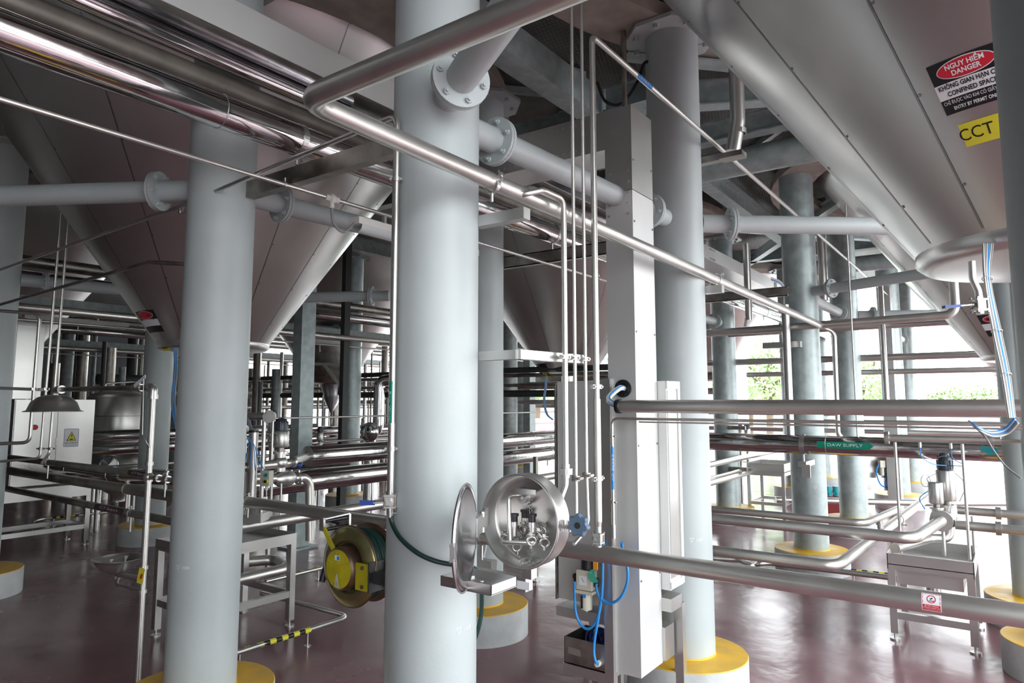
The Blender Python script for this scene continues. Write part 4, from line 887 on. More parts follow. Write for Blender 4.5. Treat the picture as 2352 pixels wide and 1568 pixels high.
# ------------------------------------------------------------------ valve stand at right
def stand(name, label, x0, x1, y0, y1, zt, rim=0.12, leg=0.05, rail=0.28, feet=True, mat='steels', cat='stand', inner=True):
    t = thing(name, label, cat, ((x0 + x1) / 2, (y0 + y1) / 2, 0))
    m = MB(); w = 0.006
    m.bb((x0, y0, zt - rim), (x0 + w, y1, zt)); m.bb((x1 - w, y0, zt - rim), (x1, y1, zt)); m.bb((x0, y0, zt - rim), (x1, y0 + w, zt)); m.bb((x0, y1 - w, zt - rim), (x1, y1, zt))
    m.bb((x0, y0, zt - rim * 0.7), (x1, y1, zt - rim * 0.65)); ob('basin', m, mat, t)
    if inner:
        m = MB(); m.bb((x0 + 0.05, y0 + 0.08, zt - rim - 0.12), (x1 - 0.1, y1 - 0.06, zt - rim - 0.002)); m.bb((x0 + 0.04, y0 + 0.07, zt - rim - 0.015), (x1 - 0.09, y1 - 0.05, zt - rim - 0.002)); ob('drain_box', m, mat, t)
    for x in (x0, x1 - leg):
        for y in (y0, y1 - leg):
            m = MB(); m.bb((x, y, 0.055), (x + leg, y + leg, zt - rim)); lg = ob('leg', m, mat, t)
            m = MB(); m.cyl((x + leg / 2, y + leg / 2, 0.0), (x + leg / 2, y + leg / 2, 0.012), leg * 0.75, 20); m.cyl((x + leg / 2, y + leg / 2, 0.01), (x + leg / 2, y + leg / 2, 0.06), 0.009, 8); ob('foot', m, mat, lg)
    if rail:
        for y in (y0 + leg / 2, y1 - leg / 2):
            m = MB(); m.bb((x0 + leg, y - leg * 0.4, rail - leg / 2), (x1 - leg, y + leg * 0.4, rail + leg / 2)); ob('rail', m, mat, t)
        for x in (x0 + leg / 2, x1 - leg / 2):
            m = MB(); m.bb((x - leg * 0.4, y0 + leg, rail - leg / 2), (x + leg * 0.4, y1 - leg, rail + leg / 2)); ob('rail', m, mat, t)
    return t
vs_ = stand('valve_stand', 'steel stand with basin and four adjustable feet carrying the valves at lower right', 6.64, 7.42, 0.29, 0.90, 0.70, 0.13, 0.055, 0.20)
m = MB(); c = PX(2143, 1345, D=6.0); m.cyl((7.0, c.y, 0.45), (7.0, c.y, 0.32), 0.055, 20); m.ring((7.0, c.y, 0.33), Z_, 0.055, 0.04, 0.012); m.cyl((7.0, c.y, 0.32), (7.0, c.y, 0.22), 0.05, 20); ob('drain_pipe', m, 'steels', vs_)
vz0 = 0.985
def valve(x, y, zp, h1, r1, label, cap=True, small=False, group=None):
    """upright pneumatic valve: body, stem lantern, actuator cylinder, control top"""
    t = thing('pneumatic_valve', label, 'valve', (x, y, zp), group)
    m = MB(); m.sphere((x, y, zp), r1 * 0.95, 20, 12); m.cyl((x, y, zp - r1 * 1.1), (x, y, zp + r1 * 1.2), r1 * 0.7, 20); ob('valve_body', m, 'steels', t)
    m = MB(); m.lathe([(r1 * 0.95, r1 * 1.15), (r1 * 0.95, r1 * 1.35)], (x, y, zp), n=24); m.ring((x, y, zp + r1 * 1.25), Z_, r1 * 0.7, r1 * 0.3, r1 * 0.25); m.box((x + r1, y, zp + r1 * 1.25), (0.03, 0.012, 0.012)); ob('clamp', m, 'steels', t)
    m = MB(); m.cyl((x, y, zp + r1 * 1.3), (x, y, zp + r1 * 1.9), r1 * 0.45, 16); ob('stem', m, 'dull', t)
    z0 = zp + r1 * 1.9; m = MB(); m.lathe([(0, z0), (r1 * 0.9, z0), (r1, z0 + 0.01), (r1, z0 + h1), (r1 * 0.9, z0 + h1 + 0.008), (0, z0 + h1 + 0.008)], (x, y, 0), n=32); ob('actuator', m, 'steels', t)
    if cap:
        z1 = z0 + h1 + 0.008; rc_ = r1 * 0.82; m = MB(); m.lathe([(rc_, z1), (rc_ * 1.03, z1 + 0.015), (rc_ * 0.98, z1 + rc_ * 1.2), (rc_ * 0.8, z1 + rc_ * 1.75), (rc_ * 0.4, z1 + rc_ * 1.95), (0, z1 + rc_ * 2.0)], (x, y, 0), n=24)
        for k in range(8):
            a = 2 * PI * k / 8; m.box((x + rc_ * math.cos(a), y + rc_ * math.sin(a), z1 + rc_ * 0.8), (0.008, 0.008, rc_ * 1.3))
        ob('control_top', m, 'navy', t)
    return t
va = valve(7.05, 0.47, vz0, 0.25, 0.072, 'tall pneumatic valve with dark slate domed top on the valve stand')
vb_ = valve(6.86, 0.535, vz0 + 0.02, 0.17, 0.056, 'shorter steel valve cylinder standing in front of the tall domed valve', cap=False)
vc = valve(7.45, 0.50, vz0, 0.30, 0.06, 'pneumatic valve half hidden behind the tall domed one')
m = MB(); fl_ = (6.77, 0.50, 0.985); m.cyl(Vector(fl_) - X_ * 0.02, Vector(fl_) + X_ * 0.01, 0.085, 32); ob('flange', m, 'steels', vb_)
for k in range(10):
    a = 2 * PI * k / 10; m = MB(); m.hexbolt(Vector(fl_) + Vector((-0.02, 0.07 * math.cos(a), 0.07 * math.sin(a))), (-1, 0, 0), 0.007, 0.006); ob('bolt', m, 'steels', vb_)
for k, (a, b) in enumerate((((6.80, 0.58, 1.22), (6.84, 0.62, 1.06)), ((6.98, 0.53, 1.35), (6.85, 0.56, 1.26)), ((7.1, 0.40, 1.35), (7.08, 0.38, 1.12)))):
    a = Vector(a); b = Vector(b); mm = (a + b) / 2 - rt * (0.06 if k < 2 else -0.07); o = ob('signal_tube', MB().spline([a, (a + mm) / 2 - Z_ * 0.0 - rt * (0.02 if k < 2 else -0.02), mm, b], 0.004, 8), 'bhose' if k == 0 else 'gcable', va)
m = MB(); m.torus(Vector((6.82, 0.60, 1.30)), -hd + rt * 0.3, 0.05, 0.003, 28, 6); ob('signal_tube', m, 'gcable', va)
for k, (x, y, zt, zb) in enumerate(((6.72, 0.80, 1.62, 0.70), (7.42, 0.84, 1.62, 0.10), (6.76, 0.32, 1.62, 0.69), (7.1, 0.30, 1.0, 0.69), (6.86, 0.50, 0.93, 0.69), (6.70, 0.86, 0.82, 0.69))):
    if k == 1: continue
    m = MB(); m.cyl((x, y, zb), (x, y, zt), 0.012 if k < 4 else 0.014, 12); ob('support_rod', m, 'steels', vs_)
mf = pipe('manifold_pipe', 'short horizontal steel header pipe above the valve stand with round end plates', [(6.76, 0.86, 1.655), (6.76, 0.06, 1.655)], 0.03, n=20)
for y in (0.86, 0.12):
    m = MB(); m.cyl((6.76, y - 0.012, 1.655), (6.76, y + 0.012, 1.655), 0.055, 24); m.cyl((6.76, y + 0.014, 1.655), (6.76, y + 0.022, 1.655), 0.052, 24); ob('end_plate', m, 'steels', mf)
m = MB(); m.cyl((6.76, 0.06, 1.655), (6.76, -0.6, 1.655), 0.015, 14); ob('thin_end', m, 'steels', mf)
yt = PX(2263, 1005, X=6.76).y; ball_valve(mf, (6.76, yt, 1.655), Y_, Z_, 1.1)
m = MB(); g = Vector((6.74, yt - 0.02, 1.58)); m.box(g, (0.02, 0.11, 0.05), (X_, (Y_ + Z_ * 0.2).normalized(), (Z_ - Y_ * 0.2).normalized())); m.box(g - Y_ * 0.02 - Z_ * 0.008, (0.024, 0.07, 0.062)); ob('valve_lever', m, 'teal', mf)
for y, a in ((0.62, 1), (0.40, 1)):
    m = MB(); m.cyl((6.76, y, 1.625), (6.76, y, 1.58), 0.012, 10); st_ = ob('tube_fitting', m, 'steels', mf); ob('signal_tube', MB().spline([(6.76, y, 1.58), (6.76, y - 0.01, 1.5), (6.85, y - 0.08, 1.44), (7.0, 0.45, 1.42)], 0.004, 8), 'bhose', mf)
for X, z0, r in ((7.0, 0.93, 0.038), (7.4, 1.0, 0.035)):
    o = pipe('product_pipe', 'steel pipe leaving the valves to the right edge, ' + ('the nearer lower one' if X < 7.2 else 'the farther upper one'), [(X, 0.42, z0), (X, -1.8, z0 + 0.0)], r, n=20)
    m = MB(); m.cyl((X, 0.10, z0), (X, 0.14, z0), r + 0.018, 16, smooth=False); ob('union_nut', m, 'steels', o)
m = MB(); o = pipe('drain_bend', 'curved steel pipe bend under the valves inside the stand basin', [(6.35, 0.80, 0.80), (6.95, 0.62, 0.80), (7.05, 0.47, 0.80), (7.05, 0.47, 0.95)], 0.04, bend=0.14, n=20)
# white pipes far behind the duct column
for (a, b), r, lb in ((((1620, 1069), (1800, 1037)), 0.045, 'upper'), (((1620, 1100), (1796, 1059)), 0.022, 'middle'), (((1620, 1112), (1784, 1071)), 0.045, 'lowest')):
    p = PX(*a, Y=3.55); q = PX(*b, Y=3.55); pipe('product_pipe', 'bright steel pipe receding behind the duct column, %s of three' % lb, [(7.0, 3.55, p.z), (q.x, 3.55, p.z)], r)
for dz in (0, 0.22):
    ob('pipe_bracket', MB().bb((11.2, 3.45, 0.85 + dz * 3), (11.26, 3.72, 0.91 + dz * 3)), 'dull', None, 'small bracket on the column by the trees, %s' % ('lower one' if dz == 0 else 'upper one'), 'bracket')
# cables and things hanging from the near tank
d0 = Vector((3.5, -0.26, 2.42))
cabs = [[PX(2258 + k * 4.5, 560, D=2.45), PX(2262 + k * 2.4, 640, D=2.4), PX(2281 + k * 3.4, 760, D=2.35), PX(2302 + k * 3.2, 860, D=2.3), PX(2318 + k * 2.5, 960, D=2.25)] for k in range(6)]
ct = thing('cable_bundle', 'long bundle of grey and blue cables hanging from the near tank bottom at right', 'cables', cabs[0][0])
for k, P in enumerate(cabs): ob('cable', MB().spline(P, 0.0042, 8), 'bhose' if k in (3,) else ('gcable' if k % 2 else 'steel'), ct)
for i in range(1, 4):
    c = (cabs[2][i] + cabs[3][i]) / 2; ob('cable_tie', MB().torus(c, (cabs[2][i] - cabs[2][i - 1]), 0.016, 0.002, 16, 6), 'white', ct)
P = [PX(2318 + 12, 960, D=2.25), PX(2305, 985, D=2.3), PX(2270, 990, D=2.3), PX(2238, 975, D=2.3), PX(2225, 966, D=2.35)]
for k in range(5): ob('cable', MB().spline([p + Z_ * (-0.004 * k) + rt * 0.003 * k for p in P], 0.0026, 8), ('bhose', 'white', 'bhose', 'gcable', 'white')[k], ct)
gc = thing('cable', 'single grey cable slanting down across the right edge below the eye level tube', 'cable', PX(2240, 990, D=2.3)); ob('strand', MB().spline([PX(2235, 978, D=2.35), PX(2262, 1002, D=2.3), (PX(2285, 1038, D=2.28)), PX(2310, 1070, D=2.25), PX(2345, 1098, D=2.2)], 0.0028, 8), 'gcable', gc)
o = pipe('sampling_pipe', 'short curved steel pipe with a blue lever valve under the near tank', [PX(2232, 600, D=2.35), PX(2234, 640, D=2.35), PX(2247, 668, D=2.35), PX(2249, 690, D=2.35)], 0.0115, bend=0.05)
ball_valve(o, PX(2250, 700, D=2.35), Z_, -rt, 0.9, handle=-rt * 0.095 + Z_ * -0.008)

# ------------------------------------------------------------------ safety shower and eyewash at left
sx0, sy0 = 2.4, 4.8
zt = 2.065
sh = thing('safety_shower', 'safety shower with domed hood and eyewash bowl left of the left foreground column', 'safety shower', (sx0, sy0, 0))
zb_ = PX(345, 1095, D=4.75).z; zj = PX(333, 1358, D=4.75).z
m = MB(); m.tube([(sx0, sy0, 0.02), (sx0, sy0, zt - 0.03)], 0.0205, 20); m.cyl((sx0, sy0, 0), (sx0, sy0, 0.015), 0.06, 20); ob('stand_pipe', m, 'steel', sh)
for z in (zj, zb_ + 0.09, zb_ - 0.02, PX(338, 1303, D=4.75).z):
    m = MB(); m.cyl((sx0, sy0, z - 0.012), (sx0, sy0, z + 0.012), 0.0275, 20); ob('coupling', m, 'steel', sh)
m = MB(); m.tube([(sx0, sy0, zt - 0.06), (sx0, sy0, zt), (sx0, sy0 + 0.06, zt)], 0.029, 18, 0.04); m.cyl((sx0, sy0, zt - 0.08), (sx0, sy0, zt - 0.05), 0.034, 18); ob('elbow', m, 'steels', sh)
m = MB(); m.tube([(sx0, sy0 + 0.04, zt), (sx0, 6.36, zt)], 0.0195, 18); ob('head_pipe', m, 'dull', sh)
m = MB(); m.tube([(sx0, 6.30, zt), (sx0, 6.42, zt), (sx0, 6.42, zt - 0.09)], 0.028, 18, 0.06); m.cyl((sx0, 6.29, zt), (sx0, 6.315, zt), 0.034, 18); ob('elbow', m, 'steels', sh)
zh = zt - 0.07
m = MB(); m.lathe([(0.0, zh + 0.03), (0.06, zh + 0.026), (0.12, zh + 0.006), (0.165, zh - 0.035), (0.19, zh - 0.10), (0.215, zh - 0.108), (0.215, zh - 0.112), (0.188, zh - 0.105), (0.16, zh - 0.04), (0.115, zh + 0.001), (0.0, zh + 0.024)], (sx0, 6.42, 0), n=48); ob('hood', m, 'steel', sh)
vy = PX(318, 888, X=sx0).y
m = MB(); m.cyl((sx0, vy - 0.05, zt), (sx0, vy + 0.07, zt), 0.026, 18); m.cyl((sx0, vy, zt), (sx0, vy, zt + 0.04), 0.012, 12); hv = ob('shower_valve', m, 'steels', sh)
a = PX(309, 886, X=sx0 - 0.03); b = PX(334, 864, X=sx0 - 0.03); m = MB(); m.beam(a, b, 0.006, 0.024); ob('valve_arm', m, 'swhite', sh)
r0 = PX(330, 870, X=sx0 - 0.04); r1 = PX(327, 998, X=sx0 - 0.04); m = MB(); m.tube([r0, r1], 0.0035, 8); t0 = PX(309, 1030, X=sx0 - 0.04); t1 = PX(343, 1027, X=sx0 - 0.04); m.tube([r1, t0, t1, r1], 0.0035, 8); ob('pull_rod', m, 'steels', sh)
# feed from the column
m = MB(); m.sphere((sx0, sy0, zb_), 0.034, 16, 10); m.cyl((sx0, sy0, zb_), (sx0 + 0.0, 4.08, zb_), 0.016, 16); fd = ob('feed_pipe', m, 'steel', sh)
for y in (4.68, 4.56, 4.44):
    m = MB(); m.cyl((sx0, y - 0.02, zb_), (sx0, y + 0.02, zb_), 0.026, 8, smooth=False); ob('coupling', m, 'steels', sh)
m = MB(); m.cyl((sx0, 4.56, zb_), (sx0, 4.56, zb_ + 0.045), 0.008, 8); m.box((sx0, 4.60, zb_ + 0.05), (0.014, 0.11, 0.006)); ob('butterfly_handle', m, 'steels', sh)
# eyewash bowl
ey = PX(272, 1285, X=sx0).y; ez = PX(272, 1281, X=sx0).z
m = MB(); m.lathe([(0.0, ez - 0.098), (0.06, ez - 0.094), (0.11, ez - 0.07), (0.145, ez - 0.03), (0.158, ez - 0.002), (0.168, ez), (0.168, ez + 0.002), (0.156, ez + 0.001), (0.142, ez - 0.028), (0.108, ez - 0.066), (0.06, ez - 0.09), (0.0, ez - 0.094)], (sx0, ey, 0), n=56); bo_ = ob('eyewash_bowl', m, 'steels', sh)
for s in (-1, 1):
    m = MB(); m.tube([(sx0, ey, ez - 0.085), (sx0 + s * 0.05, ey + s * 0.01, ez - 0.06), (sx0 + s * 0.055, ey + s * 0.012, ez - 0.01)], 0.009, 10, 0.02); m.cyl((sx0 + s * 0.055, ey + s * 0.012, ez - 0.012), (sx0 + s * 0.055, ey + s * 0.012, ez + 0.006), 0.018, 16); ob('spray_head', m, 'steels', bo_)
zj2 = PX(335, 1332, X=sx0).z
m = MB(); m.tube([(sx0, ey, ez - 0.09), (sx0, ey, zj2 - 0.02), (sx0, sy0, zj2)], 0.021, 18, 0.06); m.ring((sx0, ey, ez - 0.13), Z_, 0.021, 0.02, 0.004); ob('drain_bend', m, 'steels', sh)
m = MB(); m.tube([(sx0 - 0.01, ey - 0.03, ez - 0.13), (sx0 - 0.04, ey - 0.08, ez - 0.16), (sx0 - 0.03, sy0 + 0.08, ez - 0.155), (sx0, sy0, ez - 0.15)], 0.010, 12, 0.04); ob('supply_tube', m, 'steels', sh)
fn = flat(Vector((sx0 - 0.026, sy0 - 0.02, (PX(337, 1320, D=4.75)).z)), (rt * 0.95 - hd * 0.3) + Z_ * -0.2, Z_ + rt * 0.15)
sg = ob('eyewash_sign', patch(fn, 0.05, 0.10, 1, 1), 'sticky', sh); fn2 = flat(Vector((sx0 - 0.027, sy0 - 0.02, (PX(337, 1320, D=4.75)).z)), (rt * 0.95 - hd * 0.3) + Z_ * -0.2, Z_ + rt * 0.15, 0.001)
m = MB(); m.add([fn2(-0.005, -0.02), fn2(0.015, -0.012), fn2(0.014, 0.02), fn2(-0.002, 0.012)], [(0, 1, 2, 3)]); ob('red_symbol', m, 'red', sg)

# ------------------------------------------------------------------ low pipes at left running along the plant's short axis
def ypipe(name, label, X, z, y0, y1, r, mat='steel', n=20, **k): return pipe(name, label, [(X, y0, z), (X, y1, z)], r, mat, n=n, **k)
A1 = ypipe('cip_pipe', 'dark steel pipe at left with a purple tag, the highest of the low slanting pipes', 3.2, 1.30, 5.5, 13, 0.034, 'dull')
q = PX(327, 1090, X=3.2); label_on(A1, (3.2, q.y, 1.3), (0, -1, 0), (-1, 0, 0.2), 0.034, 'CIP Supply', 0.42, 0.05, 'purple')
B1 = pipe('insulated_pipe', 'shiny insulated pipe at left bending right behind the left foreground column', [(3.75, 13, 1.14), (3.75, 8.1, 1.14), (4.25, 7.2, 1.12), (6.0, 6.95, 1.12)], 0.085, 'polish', n=28, bend=0.25)
for y in (11.5, 9.4, 8.3):
    m = MB(); m.torus((3.75, y, 1.14), Y_, 0.086, 0.003, 28, 6); ob('sheet_seam', m, 'steels', B1)
C1 = ypipe('cip_pipe', 'dark steel pipe lying between the insulated and the lowest slanting pipe at left', 3.3, 1.12, 5.7, 13, 0.05, 'dull')
D1 = ypipe('cip_pipe', 'lowest dark slanting pipe at left with a purple tag', 3.3, 0.90, 5.7, 13, 0.036, 'dull')
q = PX(258, 1166, X=3.3); label_on(D1, (3.3, q.y, 0.90), (0, -1, 0), (-1, 0, 0.25), 0.036, 'CIP Supply', 0.62, 0.06, 'purple')
for pp, X, z, r, ys in ((A1, 3.2, 1.3, 0.034, (6.1, 8.6)), (C1, 3.3, 1.12, 0.05, (7.0,)), (D1, 3.3, 0.9, 0.036, (6.9,))):
    for y in ys:
        clampring(pp, (X, y, z), Y_, r, 0.018); m = MB(); m.cyl((X, y, z - r), (X, y, z - r - 0.14), 0.010, 10); ob('stud', m, 'steels', pp)
ob('blue_tubes', MB().tube([(3.45, 6.4, 1.08), (3.75, 6.2, 0.75)], 0.012, 8), 'bhose', C1)
# ------------------------------------------------------------------ long stand with trough behind the left column
lt_ = stand('pipe_stand', 'long steel stand with trough behind the left foreground column', 3.08, 3.95, 5.22, 5.98, 0.80, 0.09, 0.055, 0.28, inner=False)
p4 = pipe('product_pipe', 'bright steel pipe lying along the long stand behind the left column', [(3.0, 5.55, 0.865), (9.0, 5.55, 0.865)], 0.052, n=28)
m = MB(); o = pipe('product_pipe', 'grey pipe with two bends near the floor inside the long stand', [(3.2, 5.75, 0.36), (4.25, 5.75, 0.36), (4.35, 6.1, 0.38), (3.75, 6.25, 0.42), (3.75, 6.25, 0.0)], 0.05, n=20, bend=0.10)
z = 0.12
g1 = guard([PX(500, 1512, Z=z), PX(803, 1416, Z=z), PX(700, 1388, Z=z), PX(600, 1362, Z=z)], 'floor guard rail with yellow and black tape beside the left column plinth', (PX(545, 1497, Z=z), PX(712, 1446, Z=z)), 0.02)
g2 = guard([PX(610, 1335, Z=z), PX(900, 1265, Z=z)], 'floor guard rail with hazard tape behind the hose reel', (PX(660, 1322, Z=z), PX(735, 1304, Z=z)), 0.02)
g3 = guard([PX(70, 1212, Z=0), PX(78, 1196, Z=z), PX(100, 1191, Z=z), PX(300, 1171, Z=z)], 'distant floor guard rail at far left with hazard tape', (PX(120, 1189, Z=z), PX(180, 1183, Z=z)), 0.02)
# ------------------------------------------------------------------ electrical cabinet and other things at far left
ec = thing('electrical_cabinet', 'steel electrical cabinet with yellow electric shock warning sign at far left', 'cabinet', (3.95, 10.7, 0.86))
xL = PX(28, 1000, Y=10.5).x; xR = PX(214, 1000, Y=10.5).x; zt_, zb2 = 1.99, 0.86
m = MB(); m.bb((xL, 10.5, zb2), (xR, 11.0, zt_)); ob('body', m, 'steels', ec)
xs = PX(129, 1000, Y=10.5).x
for a, b, nm in ((xL + 0.01, xs - 0.004, 'door'), (xs + 0.004, xR - 0.01, 'door')):
    m = MB(); m.bb((a, 10.482, zb2 + 0.01), (b, 10.499, zt_ - 0.01)); dd = ob('door', m, 'steels', ec)
m = MB(); m.cyl((PX(79, 981, Y=10.48).x, 10.482, PX(79, 981, Y=10.48).z), (PX(79, 981, Y=10.48).x, 10.45, PX(79, 981, Y=10.48).z), 0.035, 16); ob('red_switch', m, 'red', ec)
m = MB(); c = PX(131, 1013, Y=10.47); m.box(c, (0.03, 0.01, 0.10)); ob('door_handle', m, 'steels', ec)
c = PX(164, 1005, Y=10.479); fn = flat((c.x, 10.480, c.z), X_, Z_); sg = ob('shock_sign', patch(fn, 0.185, 0.25, 1, 1), 'swhite', ec)
fn2 = flat((c.x, 10.478, c.z), X_, Z_); m = MB()
for (a, b, w, h) in ((0, 0.121, 0.18, 0.003), (0, -0.121, 0.18, 0.003), (-0.089, 0, 0.003, 0.24), (0.089, 0, 0.003, 0.24)): m.add([fn2(a - w / 2, b - h / 2), fn2(a + w / 2, b - h / 2), fn2(a + w / 2, b + h / 2), fn2(a - w / 2, b + h / 2)], [(0, 1, 2, 3)])
ob('blue_border', m, 'dblue', sg)
m = MB(); m.add([fn2(-0.062, -0.042), fn2(0.062, -0.042), fn2(0, 0.09)], [(0, 1, 2)]); ob('triangle_edge', m, 'sblack', sg)
fn3 = flat((c.x, 10.4765, c.z), X_, Z_); m = MB(); m.add([fn3(-0.052, -0.037), fn3(0.052, -0.037), fn3(0, 0.077)], [(0, 1, 2)]); ob('yellow_triangle', m, 'sticky', sg)
fn4 = flat((c.x, 10.475, c.z), X_, Z_); m = MB(); m.add([fn4(a, b) for a, b in ((-0.006, 0.05), (0.006, 0.05), (-0.002, 0.02), (0.008, 0.02), (-0.004, -0.01), (0.0, 0.01), (-0.009, 0.01))], [(0, 1, 3, 2), (4, 5, 3, 2)]); m.add([fn4(a, b) for a, b in ((-0.03, -0.03), (0.03, -0.03), (0.02, -0.02), (-0.01, -0.012))], [(0, 1, 2, 3)]); ob('shock_symbol', m, 'sblack', sg)
text('lettering', 'NGUY CƠ ĐIỆN GIẬT', 0.022, 'sblack', sg, lambda a, b: fn2(a, b - 0.070), width=0.155, bold=0.0005)
text('lettering', 'ELECTRIC SHOCK RISK', 0.012, 'dblue', sg, lambda a, b: fn2(a, b - 0.098))
ust = stand('cabinet_stand', 'low steel stand carrying the far left electrical cabinet', xL - 0.35, xR, 10.45, 11.1, 0.83, 0.16, 0.06, 0.25, inner=False)
m = MB(); a = PX(42, 728, Y=10.5); b = PX(100, 728, Y=10.5); m.bb((a.x, 10.5, 2.0), (a.x + 0.32, 10.8, a.z)); ob('duct_body', m, 'steels', None, 'bright upright steel duct standing on the far left electrical cabinet', 'cable duct')
m = MB(); a = PX(8, 940, D=9.4); c = PX(20, 985, D=9.4); m.box(c, (0.13, 0.05, 0.6), (rt, hd, Z_)); o = ob('junction_box', m, 'cream', None, 'slim pale box beside the electrical cabinet at the left edge', 'box')
# thin U pipes at left
def dpipe(name, label, pts, D, r, mat='steel', **k): return pipe(name, label, [PX(a, b, D=D) for a, b in pts], r, mat, n=12, **k)
dpipe('thin_pipe', 'thin steel pipe at left edge bending down then back left in front of the cabinet', [(-30, 711), (92, 721), (68, 1016), (-30, 1020)], 6.2, 0.0155, bend=0.07)
a1 = dpipe('thin_pipe', 'thin upright steel pipe at left, the left one of a close pair', [(140, 490), (92, 1052), (-30, 1062)], 6.2, 0.0115, bend=0.05)
a2 = dpipe('thin_pipe', 'thin upright steel pipe at left, the right one of a close pair', [(158, 490), (113, 1040), (104, 1052), (96, 1064)], 6.2, 0.0115, bend=0.04)
s1 = thing('pipe_bracket', 'thin steel strap clamping three upright pipes at the left edge', 'bracket', PX(50, 892, D=6.25)); m = MB(); m.beam(PX(-30, 890, D=6.24), PX(110, 895, D=6.24), 0.01, 0.028); ob('strap', m, 'steels', s1)
for px in (75, 103, 124):
    m = MB(); c = PX(px, 893, D=6.2); m.ring(c, Z_, 0.0165 if px == 75 else 0.0125, 0.025, 0.004, 14); m.box(c + rt * 0.03, (0.02, 0.012, 0.02), (rt, hd, Z_)); ob('clamp', m, 'steels', s1)
for o, px in ((a1, 94), (a2, 117)):
    m = MB(); c = PX(px, 1030, D=6.2); m.cyl(c - Z_ * 0.012, c + Z_ * 0.012, 0.021, 14); m.beam(c - rt * 0.04, c + rt * 0.04, 0.008, 0.012); ob('pipe_union', m, 'dull', o)
# round vessel and thick pipes between electrical cabinet and column
c = PX(272, 950, D=12.0)
vt = thing('round_vessel', 'upright brushed steel vessel with domed top behind the shower pull rod', 'vessel', (c.x, c.y, 0.9))
m = MB(); zt1 = PX(272, 897, D=12.0).z; zt0 = PX(272, 907, D=12.0).z; m.lathe([(0, zt1), (0.25, zt1 - 0.01), (0.44, zt0 + 0.01), (0.48, zt0 - 0.04), (0.48, 1.0), (0.4, 0.9), (0.0, 0.85)], (c.x, c.y, 0), n=48); ob('shell', m, 'steels', vt)
m = MB(); m.ring((c.x, c.y, 1.72), Z_, 0.48, 0.02, 0.006, 48); ob('seam_ring', m, 'dull', vt)
for a in (0.5, 2.1, 3.7, 5.2):
    m = MB(); m.cyl((c.x + 0.38 * math.cos(a), c.y + 0.38 * math.sin(a), 0), (c.x + 0.38 * math.cos(a), c.y + 0.38 * math.sin(a), 0.95), 0.03, 12); ob('leg', m, 'steels', vt)
m = MB(); m.tube([(c.x - 0.25, c.y, zt1), (c.x - 0.25, c.y, zt1 + 0.12), (c.x + 0.2, c.y, zt1 + 0.16), (c.x + 0.45, c.y - 0.1, zt1 + 0.14)], 0.018, 10, 0.08); ob('top_pipe', m, 'steels', vt)
def xpipe(name, label, Y, px, py, x0, x1, r, mat='steel', n=24): z = PX(px, py, Y=Y).z; return pipe(name, label, [(x0, Y, z), (x1, Y, z)], r, mat, n=n)
xpipe('insulated_pipe', 'thick shiny pipe behind the shower, upper of two beside the round vessel', 10.9, 270, 1000, 4.5, 8.6, 0.085, 'polish')
xpipe('insulated_pipe', 'thick shiny pipe behind the shower, lower of two beside the round vessel', 10.9, 270, 1030, 4.5, 8.6, 0.085, 'polish')
xpipe('product_pipe', 'thin steel pipe low behind the shower stand', 10.4, 300, 1070, 4.6, 8.5, 0.03)
c2 = PX(275, 1065, D=11.0); m = MB(); m.lathe([(0, 1.2), (0.3, 1.15), (0.4, 1.0), (0.4, 0.7), (0.1, 0.5), (0.1, 0.4)], (c2.x, c2.y, 0), n=32); m.cyl((c2.x + 0.3, c2.y, 0), (c2.x + 0.3, c2.y, 0.9), 0.03, 10); m.cyl((c2.x - 0.3, c2.y, 0), (c2.x - 0.3, c2.y, 0.9), 0.03, 10); vv_ = ob('small_vessel', m, 'steels', None, 'small steel vessel on legs under the thick pipes behind the shower', 'vessel')
m = MB(); mm = Vector((c2.x, c2.y, 1.0)) + (-hd) * 0.38 + rt * 0.05; m.torus(mm, -hd, 0.14, 0.012, 24, 8); m.lathe([(0.0, 0.02), (0.13, 0.0)], mm, -hd, 24); ob('manway', m, 'mirror', vv_)

# ------------------------------------------------------------------ valve group behind the left column
vg = PX(645, 1010, D=6.6)
v1_ = valve(vg.x, vg.y, PX(645, 1062, D=6.6).z, 0.15, 0.075, 'pneumatic valve with black domed top left of the two shiny insulated pipes')
m = MB(); m.torus(Vector((vg.x, vg.y, PX(645, 1008, D=6.6).z)) - hd * 0.09 - rt * 0.05, -hd, 0.065, 0.004, 28, 6); ob('signal_tube', m, 'gcable', v1_)
a = PX(545, 1055, D=6.6); b = PX(690, 1046, D=6.9)
pz = PX(645, 1062, D=6.6).z
o = pipe('product_pipe', 'short steel pipe through the black topped valve into the upper insulated pipe', [(vg.x - 0.75, vg.y, pz - 0.02), (vg.x + 0.1, vg.y, pz - 0.01), (PX(706, 1047, Y=6.55).x + 0.01, 6.55, PX(710, 1047, Y=6.55).z)], 0.042, n=20)
for dx in (0.14, ): m = MB(); m.cyl((vg.x + dx, vg.y, pz - 0.005), (vg.x + dx + 0.02, vg.y, pz - 0.005), 0.055, 20); ob('clamp', m, 'steels', o)
el = PX(700, 1085, D=6.3)
Yq = vg.y
def pj(px, py, Y=Yq): return PX(px, py, Y=Y)
o = pipe('product_pipe', 'fat steel elbow pipe turning down right of the grey push button box', [pj(575, 1100), pj(665, 1098), pj(700, 1096), pj(711, 1110), pj(712, 1240)], 0.043, n=24, bend=0.12)
for px in (668, 685): m = MB(); c = pj(px, 1098); m.ring(c, X_, 0.044, 0.02, 0.016, 24); m.box(c + Z_ * 0.065, (0.015, 0.03, 0.03)); ob('clamp', m, 'steels', o)
